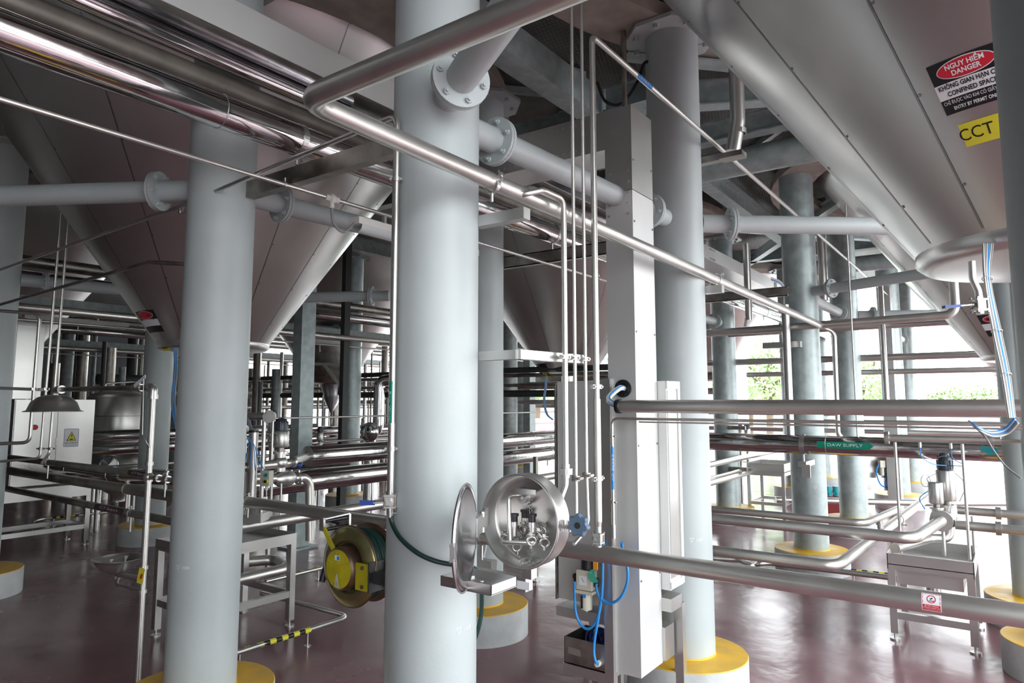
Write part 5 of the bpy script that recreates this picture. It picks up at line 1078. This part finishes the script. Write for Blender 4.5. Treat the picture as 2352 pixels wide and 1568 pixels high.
m = MB(); c = pj(655, 1098); m.lathe([(0.044, -0.12), (0.075, -0.07), (0.082, 0.0), (0.075, 0.05), (0.044, 0.1)], c, X_, 28); ob('valve_body', m, 'steels', o)
m = MB(); c = pj(688, 1068); m.sphere(c, 0.028, 14, 10); m.cyl(c, c - X_ * 0.12 + Z_ * 0.0, 0.008, 8); ob('ball_knob', m, 'dblue', o)
for px, top, bot, r, lb in ((583, 990, 1150, 0.042, 'thick upright steel tube with a cable hose entering its top'), (607, 965, 1190, 0.018, 'upright steel post carrying the round end plate')):
    a = PX(px, top, D=6.3); b = PX(px, bot, D=6.3); m = MB(); m.cyl((a.x, a.y, b.z), (a.x, a.y, a.z), r, 20); o = ob('upright_tube', m, 'steels', None, lb, 'pipe')
    if r > 0.04: m = MB(); m.cyl((a.x, a.y, a.z - 0.01), (a.x, a.y, a.z + 0.01), r + 0.004, 20); ob('top_collar', m, 'black', o)
tubes = thing('cable_bundle', 'arched bundle of grey cables entering the thick upright tube behind the left column', 'cables', PX(575, 985, D=6.3))
for k in range(5): ob('cable', MB().spline([PX(545 - k * 2, 950 + k * 3, D=6.3), PX(562 - k, 955 + k * 3, D=6.3), PX(574, 968 + k * 3, D=6.3), PX(578 + k * 2.2, 990, D=6.3)], 0.007, 8), 'bhose' if k == 2 else 'gcable', tubes)
dk_ = PX(619, 956, D=6.3); n_ = (-hd * 0.9 + rt * 0.15).normalized(); ep = thing('end_plate', 'round blank steel end plate with four bolts left of the square post', 'end plate', dk_)
m = MB(); m.cyl(dk_, dk_ + n_ * 0.02, 0.057, 32); m.cyl(dk_ - n_ * 0.02, dk_ - n_ * 0.002, 0.055, 32); m.tube([dk_ - n_ * 0.02, dk_ - n_ * 0.1, dk_ - n_ * 0.1 - rt * 0.3], 0.035, 16, 0.06); ob('plate', m, 'steels', ep)
u_, v_, d_ = basis(n_)
for k in range(4): a = PI / 4 + k * PI / 2; m = MB(); m.hexbolt(dk_ + n_ * 0.02 + (u_ * math.cos(a) + v_ * math.sin(a)) * 0.042, n_, 0.006, 0.005); ob('bolt', m, 'dull', ep)
bx_ = PX(613, 1098, D=5.95); cbx = thing('push_button_box', 'grey push button box with green and black buttons behind the left column', 'control box', bx_)
ax = ((rt * 0.96 - hd * 0.28).normalized(), (hd * 0.96 + rt * 0.28).normalized(), Z_)
m = MB(); m.box(bx_, (0.085, 0.06, 0.13), ax); ob('box', m, 'cream', cbx)
for dz, mt, r in ((0.03, 'teal', 0.016), (-0.022, 'sticky', 0.018), (-0.022, 'sblack', 0.012)): m = MB(); c = bx_ + ax[0] * 0.018 - ax[1] * 0.03 + Z_ * dz; m.cyl(c, c - ax[1] * (0.014 if mt != 'sblack' else 0.024), r, 16); ob('button', m, mt, cbx)
m = MB(); m.cyl(bx_ - Z_ * 0.065, bx_ - Z_ * 0.10, 0.012, 10); m.spline([bx_ - Z_ * 0.10, bx_ - Z_ * 0.16, bx_ - Z_ * 0.2 - rt * 0.03], 0.005, 8); ob('cable_gland', m, 'white', cbx)
for k, (px, t, b, r) in enumerate(((560, 1010, 1160, 0.03), (624, 1100, 1190, 0.014), (646, 1110, 1195, 0.010), (627, 960, 1030, 0.012), (570, 1040, 1175, 0.012))):
    a = PX(px, t, D=6.5); bz_ = PX(px, b, D=6.5).z; ob('thin_post', MB().cyl((a.x, a.y, bz_ - 0.1), (a.x, a.y, a.z), r, 12), 'steels', None, 'slim upright steel tube in the valve group, number %s counted by height' % ('one two three four five'.split()[k]), 'pipe')
for k in range(5): P = [PX(555 + k * 9, 985 + k * 11, D=6.1), PX(571 + k * 6, 1010 + k * 9, D=6.05), PX(566 + k * 9, 1045 + k * 6, D=6.1), PX(560 + k * 13, 1070 + k * 5, D=6.15)]; ob('signal_tube', MB().spline(P, 0.0035, 6), 'bhose', v1_)
tb = PX(582, 1185, D=6.3); ob('drip_tray', MB().box(tb, (0.24, 0.3, 0.07), (rt, hd, Z_)), 'steels', None, 'small steel box tray under the valve group behind the left column', 'tray')
# two shiny insulated pipes
zi1 = PX(710, 1047, Y=6.55).z; zi2 = PX(893, 1082, Y=6.2).z; xi = PX(706, 1047, Y=6.55).x
i1 = pipe('insulated_pipe', 'mirror bright insulated pipe with flat end cap, upper one left of the middle column', [(xi, 6.55, zi1), (14, 6.55, zi1)], 0.115, 'polish', n=40)
m = MB(); m.lathe([(0.045, -0.012), (0.115, 0.0)], (xi, 6.55, zi1), X_, 40, smooth=False); ob('end_cap', m, 'steels', i1)
i2 = pipe('insulated_pipe', 'mirror bright insulated pipe running under the one with a flat end cap', [(xi - 1.0, 6.2, zi2), (14, 6.2, zi2)], 0.115, 'polish', n=40)
for o, Y, z in ((i1, 6.55, zi1), (i2, 6.2, zi2)):
    for x in (6.9, 8.2, 9.6):
        m = MB(); m.ring((x, Y, z), X_, 0.1155, 0.03, 0.003, 32); ob('band_clamp', m, 'steels', o); m = MB(); m.cyl((x, Y, z - 0.115), (x, Y, z - 0.2), 0.012, 10); ob('stud', m, 'steels', o)
b0 = PX(1245, 1068, D=8.6); f = stand('pipe_stand', 'square steel frame under the insulated pipes right of the middle column', b0.x - 0.1, b0.x + 0.8, 6.0, 6.8, 1.0, 0.05, 0.06, 0.3, inner=False)
xpipe('thin_pipe', 'thin straight rod like pipe crossing behind the middle columns at eye level', 6.9, 780, 957, 4.6, 13, 0.012)
o = xpipe('thin_pipe', 'thin dark pipe ending in a small round flange left of the steel cabinet', 7.4, 1180, 988, 6.0, 9.4, 0.016)
# ball glass light and small hopper
sgp = PX(848, 992, D=9.5); sl = thing('sight_glass', 'round domed glass lamp cover facing the camera left of the middle column', 'sight glass', sgp)
m = MB(); n_ = (-hd + rt * -0.35).normalized(); m.lathe([(0.0, 0.07), (0.06, 0.06), (0.10, 0.03), (0.12, 0.0), (0.135, 0.0), (0.135, -0.02), (0.05, -0.08)], sgp, n_, 32); ob('dome', m, 'mirror', sl); m = MB(); m.cyl(sgp - Z_ * 0.13, (sgp.x, sgp.y, 0.0), 0.02, 10); ob('post', m, 'steels', sl)
o = pipe('insulated_pipe', 'polished insulated pipe bending down just left of the middle column', [PX(905, 872, D=10.5), PX(872, 874, D=10.5), PX(868, 985, D=10.5), PX(850, 1000, D=10.5), (PX(850, 1000, D=10.5).x, PX(850, 1000, D=10.5).y, 0)], 0.085, 'polish', n=24, bend=0.16)
hc_ = PX(763, 900, D=14.5); ht = thing('small_hopper', 'small steel hopper with pointed cone hanging between the square post and the galvanised column', 'hopper', hc_)
m = MB(); zz = lambda py: PX(763, py, D=14.5).z
m.lathe([(0.5, zz(760)), (0.5, zz(876)), (0.44, zz(880)), (0.2, zz(884))], (hc_.x, hc_.y, 0), n=40); ob('hopper_body', m, 'dull', ht)
m = MB(); m.lathe([(0.26, zz(880)), (0.19, zz(905)), (0.19, zz(912)), (0.03, zz(948)), (0.03, zz(975))], (hc_.x, hc_.y, 0), n=32); ob('hopper_cone', m, 'mirror', ht)
m = MB(); m.beam(PX(745, 838, D=14.0), PX(787, 893, D=14.0), 0.04, 0.06); m.beam(PX(712, 835, D=14.0), PX(792, 838, D=14.0), 0.04, 0.06); ob('frame', m, 'steels', ht)

# ------------------------------------------------------------------ overhead steel between the tanks
def gbeam(a, b, label, w=0.16, h=0.24, mat='galv', kind='i', z=4.72):
    a = Vector((*a, z)) if len(a) == 2 else Vector(a); b = Vector((*b, z)) if len(b) == 2 else Vector(b); m = MB()
    if kind == 'i': m.ibeam(a, b, w, h, 0.016)
    elif kind == 'c': m.channel(a, b, w, h, 0.014)
    else: m.beam(a, b, w, h)
    return ob('floor_beam', m, mat, None, label, 'beam')
gb = gbeam((3.0, 2.86), (7.4, 2.86), 'big galvanised box beam descending across the top centre', 0.2, 0.26, kind='b', z=4.6)
gbeam((5.2, 2.72), (5.2, 1.95), 'short galvanised beam bolted to the side of the big box beam, by the duct column', 0.14, 0.22, z=4.6)
gbeam((4.72, 2.3), (6.2, 0.9), 'galvanised beam under the platform right of the duct column, next to the near tank', 0.16, 0.26, z=4.82)
gbeam((5.6, 2.9), (6.9, 0.3), 'galvanised beam crossing toward the near tank, behind the air supply pipe', 0.16, 0.24, z=4.80)
gbeam((6.9, 4.2), (7.0, -0.6), 'long pale beam under the platform in the middle distance at right', 0.16, 0.22, z=4.8)
gbeam((7.4, 2.86), (13.2, 2.9), 'galvanised beam continuing away above the right hand cable duct', 0.18, 0.26, z=4.74)
gbeam((10.0, 4.0), (13.5, 1.0), 'diagonal pale brace under the platform far right of the duct column', 0.12, 0.16, z=4.74)
gbeam((9.2, 1.2), (13.5, 4.0), 'second diagonal pale brace crossing under the far platform', 0.12, 0.16, z=4.7)
gbeam((13.2, 4.4), (13.2, -1.5), 'far cross beam under the platform at right', 0.16, 0.24, z=4.74)
gbeam((5.5, 4.6), (5.7, 2.9), 'galvanised brace slanting under the grating above the cable duct elbow', 0.14, 0.14, z=4.75)
gbeam((6.6, 2.9), (6.6, 9.3), 'beam under the platform between the left and middle tanks', 0.16, 0.24, z=4.82)
gbeam((-2.0, 2.86), (2.9, 2.86), 'galvanised beam above the overhead cable duct at the top left', 0.2, 0.24, z=4.74)
gbeam((6.8, 9.2), (14, 9.2), 'far beam under the platform behind the middle tank', 0.16, 0.24, z=4.74)
gbeam((-2, 9.2), (6.6, 9.2), 'far dark beam under the platform behind the left tank', 0.16, 0.24, z=4.74)
for k, (a, b) in enumerate((((4.1, 3.4), (5.3, 3.0)), ((4.6, 4.2), (5.6, 3.3)), ((5.9, 3.6), (6.6, 4.4)), ((7.2, 1.4), (8.4, 2.6)))):
    gbeam(a, b, 'flat angle rib under the chequer plate, number %s from the middle column outward' % ('one two three four'.split()[k]), 0.06, 0.06, kind='b', z=4.97)
for k, (a, b) in enumerate((((7.3, 4.4), (7.3, -2.6)), ((13.9, 3.4), (13.9, -2.6)))):
    z = 4.56 if k == 0 else 4.5
    ob('round_beam', MB().cyl((a[0], a[1], z), (b[0], b[1], z), 0.15, 32), 'galv', None, ('thick round galvanised beam' if k == 0 else 'far thick round galvanised beam') + ' crossing under the platform toward the near tank' + ('' if k == 0 else ', beyond the first'), 'beam')
# small light fitting / downpipe near duct column
dpp = pipe('downpipe', 'pale short downpipe with a cut end beside the duct column near the top', [(5.35, 1.62, 4.95), (5.35, 1.62, 4.2), (5.32, 1.66, 3.95)], 0.058, 'steels', n=24, bend=0.05)
m = MB(); m.ring((5.35, 1.62, 4.12), Z_, 0.059, 0.04, 0.004, 24); ob('seam_ring', m, 'steels', dpp)
ob('pipe_bracket', MB().bb((4.88, 1.60, zA - 0.09), (4.95, 1.80, zA - 0.04)).bb((4.86, 1.45, zA - 0.09), (4.97, 1.62, zA - 0.05)), 'dull', None, 'dark steel bracket under the slanting air pipe at the duct column', 'bracket')
# black flexible lead near column top
ob('flexible_lead', MB().spline([(4.35, 2.35, 4.35), (4.38, 2.3, 4.2), (4.45, 2.2, 4.18), (4.52, 2.1, 4.35), (4.56, 2.06, 4.5), (4.6, 2.0, 4.5)], 0.012, 8), 'black', None, 'black looped flexible lead near the top of the duct column', 'cable')
ob('upright_tube', MB().cyl((4.42, 2.16, 3.88), (4.42, 2.16, 4.72), 0.022, 14), 'dull', None, 'dark upright conduit between the duct elbow and the platform beside the column', 'pipe')

# ------------------------------------------------------------------ repeated pipe rows farther back
for n_, (Y, zz_) in enumerate(((9.5, 0), (15.8, 0))):
    w = ('in the dark row behind the left tank', 'in the farthest dark row')[n_]
    o = pipe('insulated_pipe', 'polished insulated pipe ' + w, [(-3, Y, zI), (19, Y, zI)], 0.088, 'polish', n=24)
    pipe('insulated_pipe', 'dull insulated pipe ' + w, [(-3, Y + 0.35, z2 - 0.02), (19, Y + 0.35, z2 - 0.02)], 0.08, 'dull', n=20)
    pipe('product_pipe', 'plain steel pipe ' + w, [(-3, Y - 0.6, 3.02), (19, Y - 0.6, 3.02)], 0.05, n=16)
    ob('cable_duct', MB().bb((-3, Y, 3.1), (19, Y + 0.35, 3.24)), 'galvd', None, 'ventilated cable tray ' + w, 'cable duct')
    o = pipe('conduit_pipe', 'thin conduit tube ' + w, [(-3, Y + 0.0, 2.94), (19, Y + 0.0, 2.94)], 0.014)
for px, py, Dd, lb in ((180, 738, 9.3, 'strip lamp hanging in the dark at far left'), (735, 783, 13.5, 'small strip lamp right of the tall square post')):
    c = PX(px, py, D=Dd); lt2 = thing('strip_lamp', lb, 'lamp', c)
    m = MB(); m.bb((c.x - 0.65, c.y - 0.05, c.z - 0.02), (c.x + 0.65, c.y + 0.05, c.z + 0.03)); ob('housing', m, 'white', lt2)
    m = MB(); m.lathe([(0.05, 0), (0.05, 1.24)], (c.x - 0.62, c.y, c.z - 0.018), X_, 10, hint=(0, 1, 0), arc=(0, -PI)); ob('lamp_cover', m, 'tube', lt2)
    m = MB(); m.cyl((c.x, c.y, c.z), (c.x, c.y, 2.94), 0.008, 8); ob('hanger', m, 'steels', lt2)

# ------------------------------------------------------------------ signs on the tanks
def cone_fn(cx_, cy_, px, py, roll=0.0, lift=0.002, ratio=1.0):
    """surface patch on a tank cone centred where the sight line meets it; v runs up the cone"""
    r = ray(px, py); C = Vector((cx_, cy_, ZA)); best = None
    # solve |xy| = (z-ZA)*TA along the ray
    a = r.x ** 2 + r.y ** 2 - (TA * r.z) ** 2; ox, oy, oz = O.x - cx_, O.y - cy_, O.z - ZA
    b = 2 * (r.x * ox + r.y * oy - TA * TA * r.z * oz); c = ox * ox + oy * oy - (TA * oz) ** 2
    D = b * b - 4 * a * c; ts = [(-b - math.sqrt(D)) / (2 * a), (-b + math.sqrt(D)) / (2 * a)]; ts = [t for t in ts if t > 0 and (O + r * t).z > ZA]
    p = O + r * min(ts); th0 = math.atan2(p.y - cy_, p.x - cx_); s0 = (p.z - ZA) / math.cos(math.atan(TA)); al = math.atan(TA); k = math.sin(al)
    def fn(u, v):
        uu = u * math.cos(roll) - v * math.sin(roll); vv = u * math.sin(roll) + v * math.cos(roll)
        s = s0 + vv; th = th0 + uu / (s0 * k); rr = s * k + lift * math.cos(al); z = ZA + s * math.cos(al) - lift * math.sin(al)
        return Vector((cx_ + rr * math.cos(th), cy_ + rr * math.sin(th), z))
    return fn
def danger_sign(tk, tankobj, px, py, w, num, roll=0.0, plate=(0, 0), full=True, hr=0.72, pw=0.62):
    cx_, cy_ = TK[tk]; h = w * hr
    f = lambda l: cone_fn(cx_, cy_, px, py, roll, l)
    f1, f2, f3, f4 = f(0.002), f(0.003), f(0.004), f(0.005)
    sg = ob('danger_sign', patch(f1, w, h, 10, 8), 'sblack', tankobj)
    sub(f2, w, h * 0.30, 0, -h * 0.06, 'swhite', 'white_band', sg, 10, 3)
    def ell(fn, a, b, cy, mat, nm):
        m = MB(); c0 = fn(0, cy); vs = [c0] + [fn(a * math.cos(2 * PI * k / 40), cy + b * math.sin(2 * PI * k / 40)) for k in range(40)]
        m.add(vs, [(0, i + 1, (i + 1) % 40 + 1) for i in range(40)]); return ob(nm, m, mat, sg)
    ell(f2, w * 0.40, h * 0.185, h * 0.29, 'swhite', 'oval_rim'); ell(f3, w * 0.385, h * 0.168, h * 0.29, 'red', 'red_oval')
    if full:
        for s_, yy, sz, mt, bold in (('NGUY HIỂM', 0.35, 0.13, 'swhite', 0.004), ('DANGER', 0.225, 0.13, 'swhite', 0.004), ('KHÔNG GIAN HẠN CHẾ', 0.015, 0.125, 'sblack', 0.003), ('CONFINED SPACE', -0.125, 0.125, 'sblack', 0.003), ('CHỈ ĐƯỢC VÀO KHI CÓ GIẤY PHÉP', -0.28, 0.095, 'swhite', 0.0006), ('ENTRY BY PERMIT ONLY', -0.405, 0.095, 'swhite', 0.002)):
            W_ = {0.35: 0.52, 0.225: 0.40, 0.015: 0.90, -0.125: 0.70, -0.28: 0.92, -0.405: 0.68}[yy]
            text('lettering', s_, sz * h, mt, sg, lambda a, b, yy=yy: f4(a, b + yy * h), width=W_ * w, bold=bold * h)
    g1_ = lambda u, v: f1(u + plate[0], v + plate[1]); g2_ = lambda u, v: f2(u + plate[0], v + plate[1])
    npl = ob('number_plate', patch(g1_, w * pw, h * 0.46, 6, 4), 'sticky', tankobj)
    text('lettering', num, h * (0.33 if full else 0.36), 'sblack', npl, lambda a, b: g2_(a - (0.035 if full else 0), b)) if full else text('lettering', num, h * 0.36, 'sblack', npl, g2_, bold=0.02 * h)
danger_sign('near', tN, 2228, 183, 0.215, 'CCT', plate=(0.000, -0.18), hr=0.865, pw=0.8)
danger_sign('left', tL, 341, 738, 0.30, 'CCT', plate=(0.0, -0.25), full=False)
danger_sign('mid', tM, 1232, 828, 0.42, 'CCT 21', plate=(0.02, -0.27), full=False)
danger_sign('r2', tR2, 2300, 745, 0.4, 'CCT', plate=(-0.02, -0.26), full=False)
# blue cables under the left and middle tanks
for (cx_, cy_), lb, pts in ((TK['left'], 'blue and grey cable bundle hanging under the left tank', ((403, 798, 5.95), (404, 830, 5.95), (402, 870, 5.9), (398, 910, 5.9), (400, 950, 5.95), (408, 985, 6.0))), (TK['mid'], 'blue cable drooping under the middle tank beside the steel cabinet', ((1255, 864, 10.6), (1253, 890, 10.6), (1250, 920, 10.6), (1256, 950, 10.6), (1270, 964, 10.6)))):
    P = [PX(a, b, D=d) for a, b, d in pts]; t = thing('cable_bundle', lb, 'cables', P[0])
    for k in range(4): ob('cable', MB().spline([p + rt * (k - 1.5) * 0.009 for p in P], 0.006, 6), 'bhose' if k % 2 == 0 else 'gcable', t)
# chalk level marks on the columns
def chalk(colobj, px, py, s, D, word):
    x, y = colobj.location.x, colobj.location.y
    p = PX(px, py, D=D); a = math.atan2(p.y - y, p.x - x); z0 = p.z; r = CR + 0.0012
    fn = lambda u, v: Vector((x + r * math.cos(a + u / r), y + r * math.sin(a + u / r), z0 + v))
    m = MB(); w = 0.0012
    for (u0, v0), (u1, v1) in (((-s, s), (s, s)), ((-s, s), (0, -s)), ((s, s), (0, -s))):
        dx, dy = u1 - u0, v1 - v0; L = math.hypot(dx, dy); nx, ny = -dy / L * w, dx / L * w
        m.add([fn(u0 + nx, v0 + ny), fn(u1 + nx, v1 + ny), fn(u1 - nx, v1 - ny), fn(u0 - nx, v0 - ny)], [(0, 1, 2, 3)])
    ob('chalk_mark', m, 'swhite', colobj); text('chalk_figures', '1000', s * 2.0, 'swhite', colobj, lambda u, v: fn(u + s * 4.2, v))
chalk(cL, 405, 1304, 0.012, 4.135 - 0.19, 'left'); chalk(cM, 1063, 1452, 0.012, 3.03 - 0.17, 'mid'); chalk(cC, 1588, 1240, 0.014, 4.945 - 0.19, 'duct'); chalk(cD, 1872, 1120, 0.016, 8.26 - 0.19, 'supply')

# ------------------------------------------------------------------ dense pipe racks in the background
rnd = random.Random(11)
words = ['rack', 'line', 'row']
def bgpipe(X, z, y0, y1, r, mat, label): return pipe('rack_pipe', label, [(X, y0, z), (X, y1, z)], r, mat, n=12)
# dark bundles running across behind the square post
k = 0
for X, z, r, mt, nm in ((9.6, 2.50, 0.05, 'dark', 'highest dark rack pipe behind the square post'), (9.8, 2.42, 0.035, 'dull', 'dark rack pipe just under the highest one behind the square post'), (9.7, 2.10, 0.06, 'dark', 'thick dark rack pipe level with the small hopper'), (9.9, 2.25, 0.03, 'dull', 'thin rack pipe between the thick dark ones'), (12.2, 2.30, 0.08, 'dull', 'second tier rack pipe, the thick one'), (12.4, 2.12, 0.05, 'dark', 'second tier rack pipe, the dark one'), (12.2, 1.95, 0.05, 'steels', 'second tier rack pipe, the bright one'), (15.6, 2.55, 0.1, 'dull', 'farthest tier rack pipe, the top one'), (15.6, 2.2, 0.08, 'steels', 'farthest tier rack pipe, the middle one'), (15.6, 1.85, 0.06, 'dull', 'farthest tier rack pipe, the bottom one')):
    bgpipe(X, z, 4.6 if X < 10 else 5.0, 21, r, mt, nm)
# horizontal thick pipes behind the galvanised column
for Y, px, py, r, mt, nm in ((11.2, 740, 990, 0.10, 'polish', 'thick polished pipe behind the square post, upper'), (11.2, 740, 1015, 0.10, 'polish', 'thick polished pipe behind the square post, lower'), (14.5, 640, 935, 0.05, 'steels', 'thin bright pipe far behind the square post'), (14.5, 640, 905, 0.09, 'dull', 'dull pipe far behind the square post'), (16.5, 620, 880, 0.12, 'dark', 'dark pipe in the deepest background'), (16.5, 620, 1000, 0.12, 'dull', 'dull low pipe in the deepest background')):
    xpipe('rack_pipe', nm, Y, px, py, 7.0, 19.5, r, mt, 16)
# upright pipes far back
ups = []
for i in range(34):
    px = 575 + i * 9.6 + rnd.uniform(-3, 3); D = rnd.uniform(14.5, 21)
    if 660 < px < 720 or 780 < px < 832: continue
    p = PX(px, 950, D=D); r = rnd.choice((0.025, 0.04, 0.05, 0.09)); h = rnd.uniform(2.2, 3.6)
    ups.append((p, r, h))
src = None
g = 'upright pipes in the far background between the columns'
for i, (p, r, h) in enumerate(ups):
    m = MB(); m.cyl((p.x, p.y, 0), (p.x, p.y, h), r, 12); o = ob('upright_pipe', m, ('dull', 'dull', 'galvd', 'steels')[i % 4], None, 'one of the many upright pipes in the far background between the columns', 'pipe', g)
for i in range(16):
    px = 60 + i * 21 + rnd.uniform(-6, 6); D = rnd.uniform(13, 19); p = PX(px, 950, D=D)
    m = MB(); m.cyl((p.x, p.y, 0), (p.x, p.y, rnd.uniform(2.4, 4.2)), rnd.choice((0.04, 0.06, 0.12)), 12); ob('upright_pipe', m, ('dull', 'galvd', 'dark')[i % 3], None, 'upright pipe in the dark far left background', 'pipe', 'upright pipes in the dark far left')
# distant valves with dark tops
for i, (px, py, D) in enumerate(((735, 1000, 12.5), (1716, 992, 13), (1700, 993, 13.2), (560, 970, 8.2), (626, 970, 8.6), (835, 975, 15))):
    p = PX(px, py, D=D); vv7 = valve(p.x, p.y, p.z - 0.22, 0.16, 0.06, ('small dark topped valve far behind the square post', 'small dark topped valve above the supply pipe, right of two', 'small dark topped valve above the supply pipe, left of two', 'dark topped valve just right of the left foreground column', 'dark topped valve behind the round end plate', 'tiny distant valve by the sight glass')[i]); ob('riser_pipe', MB().cyl((p.x, p.y, 0), (p.x, p.y, p.z - 0.27), 0.03, 12), 'steels', vv7)
# small stands and low things in the right background
stand('pipe_stand', 'small steel stand right of the column by the trees', 11.7, 12.5, 3.0, 3.6, 0.95, 0.2, 0.05, 0.3, inner=False)
pb = PX(1912, 1150, D=12.5); ob('red_plinth', MB().bb((pb.x - 0.2, pb.y - 0.15, 0), (pb.x + 0.3, pb.y + 0.15, 0.28)), 'redk', None, 'small dark red block on the floor right of the supply column', 'plinth')
for s in (-1, 1): q = pb + rt * 0.07 * s; ob('pump', MB().cyl((q.x, q.y, 0.28), (q.x, q.y, 0.45), 0.06, 12).cyl((q.x - 0.1, q.y, 0.33), (q.x + 0.1, q.y, 0.33), 0.04, 10), 'teal', None, 'small blue green pump on the dark red block, %s one' % ('left' if s < 0 else 'right'), 'pump')
xp = pipe('floor_pipe', 'low steel pipe along the floor behind the supply column', [(11.9, 3.2, 0.35), (13.0, 1.0, 0.35), (14.5, -1.0, 0.35)], 0.05)
fp_ = PX(2012, 1095, D=12.4)
wb = thing('control_panel', 'far grey panel with a small air filter and blue hoses right of the paired columns', 'panel', (fp_.x, fp_.y, 0.5)); m = MB(); m.box((fp_.x, fp_.y, PX(2012, 1063, D=12.4).z), (0.36, 0.12, 0.75), (rt, hd, Z_)); ob('panel', m, 'steels', wb)
a = PX(2025, 1065, D=12.2); m = MB(); m.box(a, (0.09, 0.08, 0.12), (rt, hd, Z_)); m.cyl(a - Z_ * 0.2, a - Z_ * 0.06, 0.035, 12); ob('air_filter', m, 'cream', wb)
for s in (-1, 1): ob('air_tube', MB().spline([a + rt * 0.05 * s, a + rt * 0.10 * s - Z_ * 0.15, a + rt * 0.04 * s - Z_ * 0.35, a + rt * 0.09 - Z_ * 0.42], 0.012, 8), 'bhose', wb)
m = MB(); b = PX(2022, 1110, D=12.3); m.box(b, (0.42, 0.2, 0.22), (rt, hd, Z_)); m.box(b + Z_ * 0.14, (0.2, 0.12, 0.1), (rt, hd, Z_)); ob('trough', m, 'steels', wb)
for s in (-0.15, 0.35): q = fp_ + rt * s; m = MB(); m.box((q.x, q.y, 0.6), (0.05, 0.05, 1.2), (rt, hd, Z_)); ob('leg', m, 'steels', wb)
# pale upright cable ducts of the farther tanks
for k, (px, D, w, z0, z1, lb) in enumerate(((2047, 12.2, 0.36, 0.0, 4.0, 'far pale upright cable duct right of the paired columns'), (2052, 18, 0.5, 0.0, 4.0, 'farthest pale upright cable duct'))):
    p = PX(px, 950, D=D); m = MB(); m.box((p.x, p.y, (z0 + z1) / 2), (0.3, 0.2, z1 - z0)); ob('cable_duct', m, 'steels', None, lb, 'cable duct')
# narrow conduits around the supply column
for k, (px, t, b, D, r, lb) in enumerate(((1803, 700, 1010, 7.9, 0.045, 'upright steel sleeve left of the supply column'), (1714, 560, 735, 8.6, 0.045, 'short steel sleeve with blue cables above the crossing pipe'), (2022, 655, 940, 9.5, 0.035, 'slim upright pipe far right of the paired columns'), (1942, 470, 1010, 7.5, 0.009, 'very thin upright rod in front of the paired columns'), (1886, 540, 690, 9.2, 0.06, 'polished upright pipe between the two columns at right'))):
    a = PX(px, t, D=D); bz_ = PX(px, b, D=D).z; o = ob('upright_tube', MB().cyl((a.x, a.y, bz_), (a.x, a.y, a.z), r, 16), 'steels', None, lb, 'pipe')
dpipe('thin_pipe', 'thin bent pipe beside the supply column ending in a small elbow', [(1890, 752), (1916, 762), (1925, 995), (1932, 1003)], 9.0, 0.028, bend=0.12)
for k, (px, py, D) in enumerate(((1795, 655, 7.95), (1712, 735, 8.6))):
    c = PX(px, py, D=D); t = thing('cable_bundle', 'short bundle of pale cables %s' % ('bending into the upright sleeve at the supply column' if k == 0 else 'leaving the short sleeve above the crossing pipe'), 'cables', c)
    for j in range(4): ob('cable', MB().spline([c - rt * 0.12 + Z_ * (0.06 + j * 0.012), c - Z_ * (0.0 - j * 0.012), c + rt * (0.05 + j * 0.008) - Z_ * 0.12] if k == 0 else [c + Z_ * 0.03 + rt * j * 0.01, c - Z_ * 0.08 + rt * (j * 0.01 - 0.02)], 0.006, 6), 'bhose' if j == 1 else 'white', t)
for k, (X, z, r, lb) in enumerate(((11.0, 3.05, 0.05, 'highest'), (11.5, 2.62, 0.05, 'second'), (11.9, 2.42, 0.04, 'third'), (13.0, 1.75, 0.035, 'fourth'), (13.2, 1.62, 0.03, 'fifth'), (15.8, 1.35, 0.05, 'lowest'))):
    bgpipe(X, z, -4 if k < 3 else -6, 3.6 + (k % 2) * 3, r, 'steels', 'far horizontal pipe across the right background, %s of six' % lb)

# ------------------------------------------------------------------ outside: trees, wall, far posts
def tree(x, y, h, label, seed):
    rr = random.Random(seed); t = thing('tree', label, 'tree', (x, y, -0.12)); m = MB(); m.tube([(x, y, -0.12), (x + 0.2, y, h * 0.35), (x, y + 0.2, h * 0.6)], 0.16, 10, 0.5)
    for k in range(9):
        a = rr.uniform(0, 2 * PI); m.tube([(x, y, h * rr.uniform(0.3, 0.5)), (x + math.cos(a) * h * 0.25, y + math.sin(a) * h * 0.25, h * rr.uniform(0.6, 0.9))], 0.05, 6)
    ob('trunk', m, 'bark', t); m = MB()
    for k in range(2600):
        a = rr.uniform(0, 2 * PI); b = math.acos(rr.uniform(-1, 1)); q = rr.uniform(0.45, 1) ** 0.6; c = Vector((x + math.sin(b) * math.cos(a) * h * 0.42 * q, y + math.sin(b) * math.sin(a) * h * 0.42 * q, h * 0.66 + math.cos(b) * h * 0.32 * q))
        u = Vector((rr.uniform(-1, 1), rr.uniform(-1, 1), rr.uniform(-1, 1))).normalized(); v = u.orthogonal().normalized(); s = rr.uniform(0.08, 0.2)
        m.add([c - u * s, c + v * s * 0.5, c + u * s, c - v * s * 0.5], [(0, 1, 2, 3)])
    ob('foliage', m, 'leaf', t)
for k, (px, D, h, lb) in enumerate(((1765, 33, 5.2, 'light green tree outside, behind the supply column'), (1720, 36, 5.6, 'light green tree outside, left of the supply column'), (1995, 38, 4.6, 'tree outside seen between the far columns'), (2170, 42, 3.0, 'low bushy tree outside under the second right tank'), (2250, 44, 3.1, 'low bushy tree outside near the hanging cables'), (1232, 40, 5.0, 'tree outside glimpsed left of the steel cabinet'))):
    p = PX(px, 921, D=D); tree(p.x, p.y, h, lb, k + 5)
